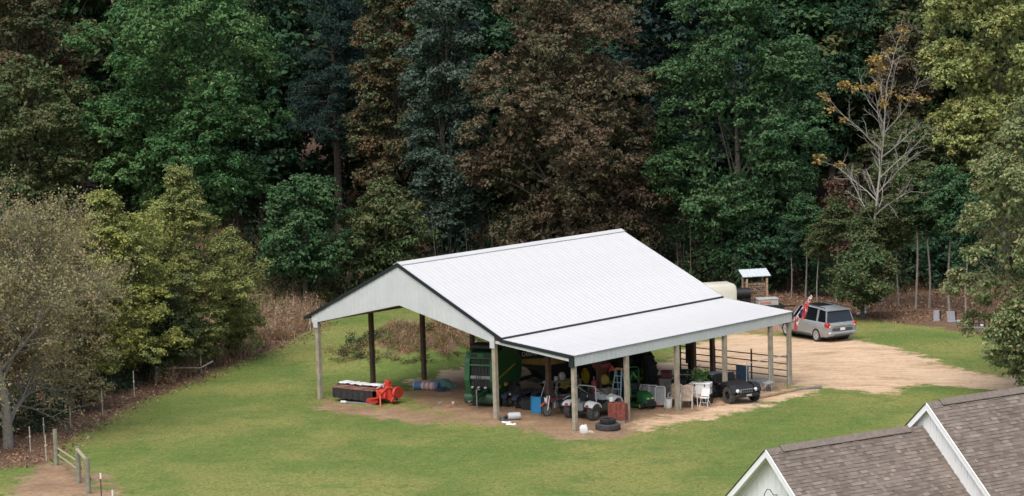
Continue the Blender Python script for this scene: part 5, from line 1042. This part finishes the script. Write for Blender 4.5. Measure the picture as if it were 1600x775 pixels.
t = thing('stove_box', 'tall black steel box on a narrow stand behind the grill', 'stove', G(1080, 592), R(-10)); P(t, 'box', B().box((0, 0, 1.35), (.5, .45, 1.0), ch=.02), black); P(t, 'stand', B().box((0, 0, .43), (.28, .28, .86)), mat('sooty_steel', (.025, .022, .02), .9)); P(t, 'door', B().box((0, -.235, 1.3), (.36, .02, .5), ch=.01), MATS['sooty_steel'])
t = thing('dark_barrel', 'dark blue barrel with grey lid between the white chest and the pen', 'barrel', G(1119, 619), 0); P(t, 'drum', B().lathe([(.36, 0), (.4, .05), (.42, .35), (.41, .4), (.42, .45), (.42, .8), (.41, .85), (.4, 1.12)], 26), mat('navy_plastic', (.016, .025, .045), .45), 40); P(t, 'lid', B().lathe([(.42, 1.12), (.43, 1.18), (.38, 1.2), (.001, 1.17)], 26), mat('grey_lid', (.28, .3, .31), .5), 40)
# pen: pipe panel along the far end, wire front
rail = mat('dark_pipe', (.05, .038, .03), .7, .2)
t = thing('corral_fence', 'dark pipe corral panel closing the far end of the lean-to', 'fence panel', uv2w(L_+.32, 0, 0), YAW)
g0 = float(terrain(*uv2w(L_, 2).xy))
for z in (1.3, .95, .62, .3): P(t, 'rail', B().tube([(0, 2.4, z+g0), (0, -4.6, z+g0)], .028, 8), rail)
for y in (2.4, .1, -2.3, -4.6): P(t, 'post', B().tube([(0, y, g0-.1), (0, y, g0+1.45)], .045, 8), rail)
P(t, 'insulator', B().lathe([(.05, 0), (.06, .05), (.04, .1)], 10, (0, -2.3, g0+1.45)), yellow)
t = thing('wire_fence', 'galvanised wire mesh panel between the last two lean-to posts', 'fence panel', uv2w(3*BAY+1.75, WL, 0), YAW); wm = mat('thin_wire', (.42, .45, .46), .5, metal=.4); x1 = L_-(3*BAY+1.75)-.1; g0 = float(terrain(*uv2w(L_-2, WL).xy))
P(t, 'frame', B().tube([(0, 0, g0), (0, 0, g0+1.6), (x1, 0, g0+1.6), (x1, 0, g0)], .025, 8).tube([(BAY*4-(3*BAY+1.75)-.14, 0, g0), (BAY*4-(3*BAY+1.75)-.14, 0, g0+1.6)], .03, 8), alu)
wb = B()
for k in range(1, 13): wb.tube([(0, 0, g0+k*.12), (x1, 0, g0+k*.12)], .0022, 3, False)
k = .15
while k < x1: wb.tube([(k, 0, g0+.02), (k, 0, g0+1.58)], .0022, 3, False); k += .15
P(t, 'wire_mesh', wb, wm)
t = thing('blue_board', 'blue-grey plastic board leaning inside the wire pen', 'board', G(1160, 597), R(-18)); P(t, 'sheet', B().box((0, .05, .42), (.68, .05, .8), Matrix.Rotation(R(-8), 3, 'X'), ch=.01), mat('slate_blue', (.06, .11, .17), .6, .15)); P(t, 'rim', B().box((0, .1, .83), (.70, .06, .04)), MATS['slate_blue'])
heap('olive_tarp', 'grey-olive tarp heap behind the black cart', 'tarp', mat('olive_tarp', (.13, .125, .095), .9, .2), G(1150, 606), .8, .5, .5, 9, .3)
t = thing('tipped_chair', 'aluminium lawn chair tipped over inside the wire pen', 'chair', G(1195, 612), R(20))
for s in (-1, 1): P(t, 'frame', B().tube([(-.35, s*.25, .05), (.0, s*.25, .42), (.4, s*.25, .48)], .014, 6).tube([(-.05, s*.25, 0), (-.12, s*.25, .45)], .014, 6).tube([(.3, s*.25, 0), (.2, s*.25, .45)], .014, 6), alu)
P(t, 'seat', B().box((.15, 0, .46), (.45, .48, .03), Matrix.Rotation(R(-8), 3, 'Y')), meshm)
heap('feed_sack', 'tan sack lying behind the tipped lawn chair', 'sack', mat('tan_sack', (.36, .24, .15), .9), G(1198, 604), .3, .22, .32, 10)
t = thing('sheet_stack', 'stack of pale grey sheets on the ground in the pen', 'sheets', G(1186, 602), R(10))
for k in range(5): P(t, 'sheet', B().box((.03*k, .02*(k % 2), .04+k*.05), (1.1, .7, .04), Matrix.Rotation(R(2*k), 3, 'Z')), mat('pale_sheet%d' % (k % 2), ((.33, .36, .35), (.22, .25, .25))[k % 2], .7))
for lab, x0, y0, x1_, y1_, m_ in (('long pale timber along the far half of the lean-to edge', 1180, 624, 1242, 611, wood), ('greyed timber end-on to the drive beyond the corner post', 1236, 611, 1284, 607, greywood), ('thin greyed plank inside the pale timber', 1172, 612, 1206, 609, greywood)):
    a, b = G(x0, y0), G(x1_, y1_); o = one('timber', lab, 'timber', B().box((0, 0, .07), ((b-a).length, .16, .14), ch=.02), m_, (a+b)/2, math.atan2(b.y-a.y, b.x-a.x))
# more clutter packed under the lean-to
def tote(label, x, y, w_, d, h, m, a, lid=None, dz=0.0):
    t = thing('storage_tote', label, 'box', G(x, y)+Vector((0, 0, dz)), R(a)); P(t, 'tub', B().loft([[(-w_*.45, -d*.45, 0), (w_*.45, -d*.45, 0), (w_*.45, d*.45, 0), (-w_*.45, d*.45, 0)], [(-w_*.5, -d*.5, h), (w_*.5, -d*.5, h), (w_*.5, d*.5, h), (-w_*.5, d*.5, h)]]), m); P(t, 'lid', B().box((0, 0, h+.025), (w_*1.05, d*1.05, .05), ch=.015), lid or m)
tote('grey lidded tote behind the cushioned patio chairs', 1062, 622, .7, .5, .45, greyp, -15); tote('black lidded tote standing on the grey tote', 1062, 622, .65, .45, .4, black, -10, None, .5)
tote('black tote between the gas grill and the white chest', 1083, 616, .7, .5, .5, black, 10); tote('dark tote at the rear of the riding mower', 1020, 618, .8, .5, .5, mat('charcoal', (.04, .042, .045), .6), -20)
tote('rust-coloured tote behind the maroon cool box', 1034, 610, .7, .5, .7, mat('rust_brown_box', (.16, .07, .05), .7), -20)
t = thing('board_stack', 'upright stack of tan boards behind the brick stack', 'boards', G(952, 634), R(-30))
for k in range(5): P(t, 'board', B().box((-.32+k*.16, .03*(k % 2), .42+.03*(k % 3)), (.15, .03, .84), Matrix.Rotation(R(-10), 3, 'X')), greywood if k % 2 else mat('tan_board', (.24, .17, .11), .9, .2))
heap('black_tarp', 'black tarp heap on the ground behind the buggy', 'tarp', black, G(925, 632), .8, .5, .55, 21, .4); heap('brown_tarp', 'brown tarp thrown over junk behind the dirt bike', 'tarp', mat('brown_tarp', (.14, .11, .085), .9, .2), G(858, 628), .8, .7, .8, 22, .4)
t = thing('wheelbarrow', 'dark wheelbarrow tipped up behind the step ladder', 'wheelbarrow', G(990, 622), R(-60)); P(t, 'tray', B().loft([[(-.3, -.2, .4), (.3, -.2, .4), (.3, .2, .4), (-.3, .2, .4)], [(-.5, -.33, .72), (.48, -.33, .72), (.48, .33, .72), (-.5, .33, .72)]]), mat('dark_green_tray', (.02, .06, .035), .5))
for s_ in (-1, 1): P(t, 'handle', B().tube([(.75, s_*.08, .2), (0, s_*.2, .4), (-.85, s_*.3, .62)], .022, 6), greywood); P(t, 'leg', B().tube([(-.25, s_*.2, .42), (-.35, s_*.22, 0)], .018, 6), steel)
wheel(t, (.72, 0, .2), .2, .09, steel)
# ---------------------------------------------------------------- far side: woodshed, trailers, smoker
b0 = G(1180, 478); t = thing('firewood_shed', 'small open firewood shed with a slanted pale metal roof by the wood', 'shed', b0, R(12))
P(t, 'roof', B().box((0, 0, 2.12), (1.85, 1.05, .04), Matrix.Rotation(R(20), 3, 'X')), mat('pale_roof', (.55, .6, .63), .5, .08)); 
for k in range(7): P(t, 'roof_rib', B().box((-.84+k*.28, 0, 2.15), (.03, 1.05, .03), Matrix.Rotation(R(20), 3, 'X')), MATS['pale_roof'])
for x in (-.66, .66):
    for y, h in ((-.45, 1.9), (.45, 2.25)): P(t, 'post', B().box((x, y, h/2-.1), (.12, .12, h), ch=.01), wood)
lb = B(); rg = random.Random(8); z = .08
while z < 1.5:
    x = -.58
    while x < .58:
        r_ = rg.uniform(.05, .085); lb.lathe([(r_, -.42+rg.uniform(-.05, .05)), (r_*.95, .4)], 7, (x+r_, 0, z+rg.uniform(-.02, .02)), 'Y'); x += r_*2.0
    z += .135
o = lb.build('firewood', mat('split_wood', (.33, .235, .16), .95, .0, 7.0, .3, col2=(.12, .08, .055)), t); o['kind'] = 'stuff'
t = thing('enclosed_trailer', 'cream enclosed trailer with rounded roof edge behind the barn', 'trailer', G(1113, 494), R(14)); crm = mat('cream_panel', (.62, .60, .50), .45, .06, 1.5)
sec = [(-.95, .45), (.95, .45), (.98, 1.6), (.85, 1.95), (.6, 2.05), (-.6, 2.05), (-.85, 1.95), (-.98, 1.6)]
P(t, 'box', B().loft([[(x, y*s_, .45+(z-.45)*s_) for y, z in sec] for x, s_ in ((-2.6, .96), (-2.5, 1), (1.15, 1), (1.3, .95))][::-1]), crm, 40)
P(t, 'chassis', B().box((-.6, 0, .4), (3.8, 1.8, .12)), black)
for s in (-1, 1): wheel(t, (-.7, s*.98, .33), .33, .2, whitep); P(t, 'side_trim', B().box((-.65, s*.985, .75), (3.6, .02, .05)), alu)
P(t, 'tongue', B().bar((1.2, .3, .4), (2.2, 0, .45), .08, .08).bar((1.2, -.3, .4), (2.2, 0, .45), .08, .08), black)
t = thing('barrel_smoker', 'black barrel smoker between the cream trailer and the firewood shed', 'smoker', G(1160, 482), R(10)); P(t, 'barrel', B().lathe([(.3, -.5), (.36, -.48), (.36, .48), (.3, .5)], 18, (0, 0, .95), 'X'), black, 40); P(t, 'chimney', B().tube([(-.4, 0, 1.2), (-.4, 0, 1.55)], .06, 10), black)
for x in (-.35, .35):
    for y in (-.2, .2): P(t, 'leg', B().tube([(x, y, .75), (x*1.1, y*1.4, 0)], .025, 6), black)
P(t, 'firebox', B().box((.2, .02, .55), (.6, .5, .4), ch=.03), black)
jug('red and white feed tub beside the black smoker', 1169, 478, 1.3, mat('pinkish_white', (.6, .45, .43), .6))
t = thing('utility_trailer', 'low dark trailer carrying a pale grey slab beyond the lean-to roof', 'trailer', G(1199, 490), R(8)); P(t, 'deck', B().box((0, 0, .5), (1.9, 1.2, .1)), black); P(t, 'frame', B().box((0, .6, .42), (1.9, .06, .1)).box((0, -.6, .42), (1.9, .06, .1)), black)
for s in (-1, 1): wheel(t, (0, s*.72, .28), .28, .18, steel)
P(t, 'tongue', B().bar((.9, 0, .42), (1.8, 0, .42), .08, .08), black)
o = thing('grey_slab_box', 'pale grey lidded box riding on the low dark trailer', 'box', G(1199, 490)+Vector((0, 0, .56)), R(8)); P(o, 'box', B().box((0, 0, .18), (1.25, .8, .36), ch=.02), mat('stone_grey', (.42, .41, .39), .7, .12)); P(o, 'lid', B().box((0, 0, .39), (1.32, .86, .07), ch=.02), MATS['stone_grey']); P(o, 'red_label', B().box((-.2, -.405, .16), (.7, .012, .14)), mat('faded_label', (.5, .2, .16), .7))
t = thing('white_drainpipe', 'white pipe lying on the leaf litter behind the silver car', 'pipe', G(1345, 492), R(28)); P(t, 'pipe', B().lathe([(.09, -.25), (.09, .25), (.075, .25)], 14, (0, 0, .1), 'X'), whitep, 40); P(t, 'elbow', B().lathe([(.12, .22), (.12, .34)], 14, (0, 0, .12), 'X'), whitep, 40)
bdm = mat('grey_board', (.24, .235, .25), .8, .1)
for lab, x, y, w_, a in (('narrower of two upright grey boards at the foot of the wood', 1463, 502, .34, -14), ('wider of two upright grey boards at the foot of the wood', 1487, 504, .5, 12)):
    t = thing('grey_board', lab, 'board', G(x, y), R(a)); P(t, 'panel', B().box((0, .1, .33), (w_, .06, .66), Matrix.Rotation(R(-16), 3, 'X'), ch=.01), bdm); P(t, 'foot', B().box((.03, 0, .05), (w_+.1, .3, .1), ch=.02), bdm); P(t, 'side_frame', B().box((w_/2+.06, .16, .3), (.08, .1, .62)), black)
for lab, x, y in (('white ball on the leaf litter beside the wider grey board', 1498, 505), ('white ball at the end of the dark pallet frame', 1534, 511)): t = one('white_ball', lab, 'ball', B().lathe([(.001, 0), (.07, .02), (.11, .09), (.09, .17), (.001, .21)], 14), whitep, G(x, y), 0, 60)
t = thing('pallet_frame', 'dark wooden pallet frame standing on edge at the foot of the wood', 'pallet', G(1525, 514), R(-8)); pdm = mat('dark_plank', (.05, .042, .038), .9)
for z in (.08, .32, .56): P(t, 'plank', B().box((0, 0, z), (1.05, .06, .09)), pdm if z > .1 else bdm)
for x in (-.5, -.17, .17, .5): P(t, 'upright', B().box((x, .06, .34), (.08, .06, .68)), pdm)
# ---------------------------------------------------------------- fence on the left
wp = mat('fibreglass_white', (.40, .37, .31), .6, .1)
stakes = [(47.7, 706, 40, 'step-in fence post beside the trunk of the half-bare tree'), (72.5, 720.5, 41, 'step-in fence post next to the tall mossy gate post'), (69, 682, 30, 'dull step-in post in the shade of the half-bare tree'), (110.5, 668, 34, 'step-in fence post at the foot of the leafy bank'), (160.5, 648, 38, 'step-in fence post halfway up the leafy bank'), (210, 621, 42, 'step-in fence post beside the dark trunks of the shrubby trees'), (314.5, 583, 28, 'step-in fence post where the wooden brace ends'), (399, 551, 36, 'step-in fence post in front of the dry brush'), (485, 519, 24, 'step-in fence post just outside the back corner of the barn')]
for x, y, h, lab in stakes:
    b = G(x, y); hh = h*b.y/FPX*1.02; t = thing('fence_stake', lab, 'fence post', b, .3, 'step-in fence posts'); P(t, 'shaft', B().tube([(0, 0, -.1), (0, 0, hh)], .028, 7), wp); P(t, 'insulator', B().lathe([(.03, 0), (.05, .03), (.05, .08), (.03, .1)], 8, (0, 0, hh*.55)), mat('cream_insulator', (.62, .5, .3), .5)); P(t, 'foot_peg', B().tube([(0, 0, .12), (.1, 0, .12), (.1, 0, 0)], .01, 5), wp)
moss = mat('mossy_post', (.24, .24, .17), .95, .2, 5, .4)
def wpost(lab, x, y, h, r_=.11):
    b = G(x, y); hh = h*b.y/FPX; t = thing('gate_post', lab, 'fence post', b, .2, 'wooden gate posts'); P(t, 'post', B().tube([(0, 0, -.2), (.02, 0, hh*.5), (0, .01, hh)], [r_, r_*.97, r_*.92], 9), moss); P(t, 'hinge', B().box((.1, 0, hh*.4), (.1, .06, .08)), black); return b, hh
p1, h1 = wpost('tall mossy wooden gate post by the step-in posts', 88, 727, 58); p2, h2 = wpost('wooden gate post carrying the left end of the top rail', 123, 755, 59); p3, h3 = wpost('wooden gate post carrying the near end of the top rail', 138, 771, 57)
railm = mat('pale_pole', (.36, .32, .20), .85, .15, 5)
def span(name, lab, a, b, r_, cat='rail'): o = B().tube([Vector((0, 0, 0)), b-a], r_, 8).build(name, railm, None, None, a); return tag(o, lab, cat)
span('gate_rail', 'upper pale pole across the gap between the gate posts', p1+Vector((.12, -.1, h1*.48)), p2+Vector((-.1, .1, h2*.62)), .045); span('gate_rail', 'lower pale pole across the gap between the gate posts', p1+Vector((.12, -.1, h1*.3)), p2+Vector((-.1, .1, h2*.40)), .04); span('brace_rail', 'short thick rail joining the two near gate posts', p2+Vector((0, 0, h2*.93)), p3+Vector((0, 0, h3*.93)), .08)
for lab, x, y, h in (('dark steel post with a white tip right of the gate posts', 159, 786, 47), ('steel post with a white tip at the bottom edge beside the gate', 177, 800, 34)):
    b = G(x, y); hh = h*b.y/FPX; t = thing('steel_post', lab, 'fence post', b, .2, 'white-tipped steel posts'); P(t, 'shaft', B().box((0, 0, hh/2-.1), (.05, .012, hh)).box((0, .02, hh/2-.1), (.012, .04, hh)), rustm); P(t, 'tip', B().box((0, .01, hh-.08), (.06, .06, .24)), whitep)
b = G(245, 597); b2 = at(313, 575, G(313, 588).y); t = thing('wooden_brace', 'weathered wooden brace with a long bent rail along the leafy bank', 'fence brace', b, 0); P(t, 'post', B().tube([(0, 0, -.1), (.0, 0, .85)], .1, 8), greywood); P(t, 'rail', B().tube([(0, 0, .72), (b2-b)*.55+Vector((0, 0, .35)), b2-b, (b2-b)*1.3+Vector((0, 0, .15))], .045, 7), greywood)
# ---------------------------------------------------------------- ground cover: brush, weeds, leaves, grass
def scatter_px(poly, n, seed):
    pts = px_poly(poly); rg = np.random.default_rng(seed); lo, hi = pts.min(0), pts.max(0); out = np.zeros((0, 2))
    while len(out) < n:
        q = rg.uniform(lo, hi, (n*2, 2)); q = q[signed(pts, q[:, 0], q[:, 1]) > 0]; out = np.concatenate([out, q])
    return out[:n]
def brush(name, label, pts, hmin, hmax, wid, leafs, leaf, m, seed, flat=.9):
    rg = np.random.default_rng(seed); k = len(pts); z = terrain(pts[:, 0], pts[:, 1]); h = rg.uniform(hmin, hmax, k)
    cen = np.stack([pts[:, 0], pts[:, 1], z+h*.5], 1)
    tot = k*leafs; ci = rg.integers(0, k, tot); d = rg.normal(size=(tot, 3)); d /= np.linalg.norm(d, axis=1, keepdims=True); r = rg.random(tot)**.45
    pos = cen[ci]+d*r[:, None]*np.stack([np.full(tot, wid), np.full(tot, wid), h[ci]*.55], 1)
    nr = rg.normal(size=(tot, 3))+np.array([0, 0, .5]); cr = rg.random(k)
    me = leaf_mesh(name, pos, nr, leaf*rg.uniform(.5, 1.4, tot), np.stack([rg.random(tot), cr[ci], rg.random(tot)], 1), .45, rg); me.materials.append(m)
    o = link(name, me); o['kind'] = 'stuff'; o['label'] = label; o['category'] = 'undergrowth'; return o
def stems(name, label, pts, hmin, hmax, per, m, seed, lean=.35, wd=.02):
    """dry upright stalks: thin three-cornered blades"""
    rg = np.random.default_rng(seed); k = len(pts)*per; i = np.repeat(np.arange(len(pts)), per); b = pts[i]+rg.normal(size=(k, 2))*.25; z = terrain(b[:, 0], b[:, 1])
    h = rg.uniform(hmin, hmax, k); a = rg.random(k)*6.283; s = np.stack([np.cos(a), np.sin(a), np.zeros(k)], 1)*wd; base = np.stack([b[:, 0], b[:, 1], z-.02], 1)
    top = base+np.stack([rg.normal(size=k)*lean*h, rg.normal(size=k)*lean*h, h], 1); V = np.stack([base-s, base+s, top], 1).reshape(-1, 3)
    me = bpy.data.meshes.new(name); me.vertices.add(3*k); me.vertices.foreach_set('co', V.astype(np.float32).reshape(-1)); me.loops.add(3*k); me.loops.foreach_set('vertex_index', np.arange(3*k, dtype=np.int32)); me.polygons.add(k); me.polygons.foreach_set('loop_start', np.arange(0, 3*k, 3, dtype=np.int32)); me.update(calc_edges=True)
    cr = rg.random(len(pts)); t = np.stack([rg.random(k), cr[i], rg.random(k), np.ones(k)], 1); at_ = me.color_attributes.new('tint', 'FLOAT_COLOR', 'POINT'); at_.data.foreach_set('color', np.repeat(t, 3, 0).astype(np.float32).reshape(-1))
    me.materials.append(m); o = link(name, me); o['kind'] = 'stuff'; o['label'] = label; o['category'] = 'undergrowth'; return o
drym = leafmat('dry_brush', (.30, .195, .12), (.22, .15, .095), (.38, .28, .19), .3, .15)
weedm = leafmat('green_weeds', (.13, .19, .06), (.17, .19, .07), (.22, .18, .08), .2)
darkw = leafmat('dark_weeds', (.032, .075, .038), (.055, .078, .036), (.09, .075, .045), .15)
brownw = leafmat('brown_weeds', (.33, .195, .105), (.25, .18, .085), (.42, .28, .16), .3)
litm = leafmat('fallen_leaf', (.25, .14, .085), (.17, .105, .065), (.36, .24, .16), .3, .1)
Q = scatter_px([(385, 520), (395, 440), (470, 432), (520, 445), (500, 480), (490, 505), (420, 535)], 260, 1)
brush('dry_brush', 'dry brownish brush at the edge of the wood left of the barn', Q[:150], .5, 1.4, .6, 50, .16, drym, 2); stems('dry_stalks', 'tall dry stalks in the brush left of the barn', Q, .5, 1.5, 16, drym, 3, .28)
Q = scatter_px([(395, 490), (420, 440), (540, 435), (520, 470), (450, 500)], 60, 4); brush('green_brush', 'green bushes among the dry brush', Q, .6, 1.5, .8, 170, .16, weedm, 5)
Q = scatter_px([(230, 610), (240, 570), (330, 545), (400, 530), (490, 500), (495, 512), (400, 550), (310, 588)], 110, 6); brush('bank_brush', 'reddish dry brush along the leafy bank', Q, .4, 1.1, .5, 60, .15, brownw, 7); stems('bank_stalks', 'dry stalks along the leafy bank', Q, .4, 1.2, 18, drym, 8, .4)
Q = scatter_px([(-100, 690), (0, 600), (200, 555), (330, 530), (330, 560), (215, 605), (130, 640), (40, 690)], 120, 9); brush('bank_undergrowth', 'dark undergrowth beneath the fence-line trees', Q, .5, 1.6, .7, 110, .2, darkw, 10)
# mound: weeds and dry growth
mg = np.random.default_rng(12); A = mg.normal(size=(190, 2))*np.array([1.75, 1.7])+np.array(MOUND); brush('mound_weeds', 'brown dried weeds covering the dirt mound behind the barn', A, .1, .4, .45, 60, .10, brownw, 13); stems('mound_stalks', 'dry stalks on the dirt mound', A, .25, .8, 7, drym, 14, .5)
A = mg.normal(size=(60, 2))*np.array([1.7, 1.3])+np.array(MOUND)+np.array([-.6, -1.0]); brush('mound_greenery', 'green weeds on the near side of the dirt mound', A, .15, .4, .45, 80, .10, weedm, 15)
th = mg.uniform(0, 6.283, 100); A = np.stack([MOUND[0]+3.9*np.cos(th), MOUND[1]-0.4+4.0*np.sin(th)], 1)+mg.normal(size=(100, 2))*.5; brush('mound_edge_weeds', 'leafy weeds round the foot of the dirt mound', A, .1, .35, .4, 75, .10, weedm, 16)
Q = scatter_px([(525, 558), (545, 530), (600, 530), (590, 560), (560, 575)], 26, 17); brush('mound_bush', 'dark green-brown bush at the left end of the dirt mound', Q, .3, .7, .4, 110, .11, darkw, 18)
# understorey wall along the wood
def edge(x0, x1, Y0, Y1, n, seed): rg = np.random.default_rng(seed); return np.stack([rg.uniform(x0, x1, n), rg.uniform(Y0, Y1, n)], 1)
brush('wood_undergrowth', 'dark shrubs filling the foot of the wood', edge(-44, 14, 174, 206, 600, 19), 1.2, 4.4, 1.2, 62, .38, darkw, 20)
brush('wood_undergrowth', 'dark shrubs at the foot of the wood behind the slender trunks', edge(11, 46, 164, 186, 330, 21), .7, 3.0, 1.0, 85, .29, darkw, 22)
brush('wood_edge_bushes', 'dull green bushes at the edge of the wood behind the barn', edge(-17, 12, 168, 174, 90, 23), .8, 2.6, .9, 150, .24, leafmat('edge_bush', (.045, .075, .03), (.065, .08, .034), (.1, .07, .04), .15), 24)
stems('bare_saplings', 'thin bare sapling stems in the shade of the wood', edge(-38, 44, 168, 182, 260, 25), 2.5, 7.0, 3, leafmat('sapling_stem', (.085, .068, .055), (.11, .09, .075), (.13, .11, .09), .2, .0), 26, .06, .035)
# fallen leaves and twigs
rg = np.random.default_rng(30); q = np.concatenate([rg.uniform([-34, 98], [-8, 170], (46000, 2)), rg.uniform([8, 150], [40, 182], (28000, 2))]); q = q[np.max([signed(p, q[:, 0], q[:, 1]) for p in LITTER[:1]], 0) > -.9+.9*rg.random(len(q))*1.0-0.5*rg.random(len(q))]
n = len(q); pos = np.stack([q[:, 0], q[:, 1], terrain(q[:, 0], q[:, 1])+.02+.05*rg.random(n)], 1); me = leaf_mesh('fallen_leaves', pos, rg.normal(size=(n, 3))*.5+np.array([0, 0, 1]), rg.uniform(.07, .17, n), rg.random((n, 3)), .7, rg); me.materials.append(litm); o = link('fallen_leaves', me); o['kind'] = 'stuff'; o['label'] = 'reddish fallen leaves along the edge of the wood'; o['category'] = 'leaves'
# grass
q = rg.uniform([-30, 96], [34, 172], (330000, 2)); d1, d2, d3 = cover_at(q); edge_n = rg.normal(size=len(q))*.8
kp = (d1 < -.6+edge_n) & (d2 < -.5+edge_n) & (d3 < -.2+edge_n*.6); q = q[kp][:150000]
gm = leafmat('mown_grass', (.165, .24, .06), (.27, .28, .09), (.37, .31, .12), .2, .4, patch=.16)
stems('grass', 'short mown grass', q, .03, .09, 1, gm, 31, .6, .018)
hp = []
for u in (0, BAY, 2*BAY, 3*BAY, 4*BAY, L_):
    for v in (WL, -W_): P_ = uv2w(u, v); hp += [(P_.x+rg.normal()*.2, P_.y+rg.normal()*.2) for _ in range(5)]
stems('grass_tufts', 'longer grass tufts around the barn posts', np.array(hp), .06, .2, 9, gm, 32, .5, .02)
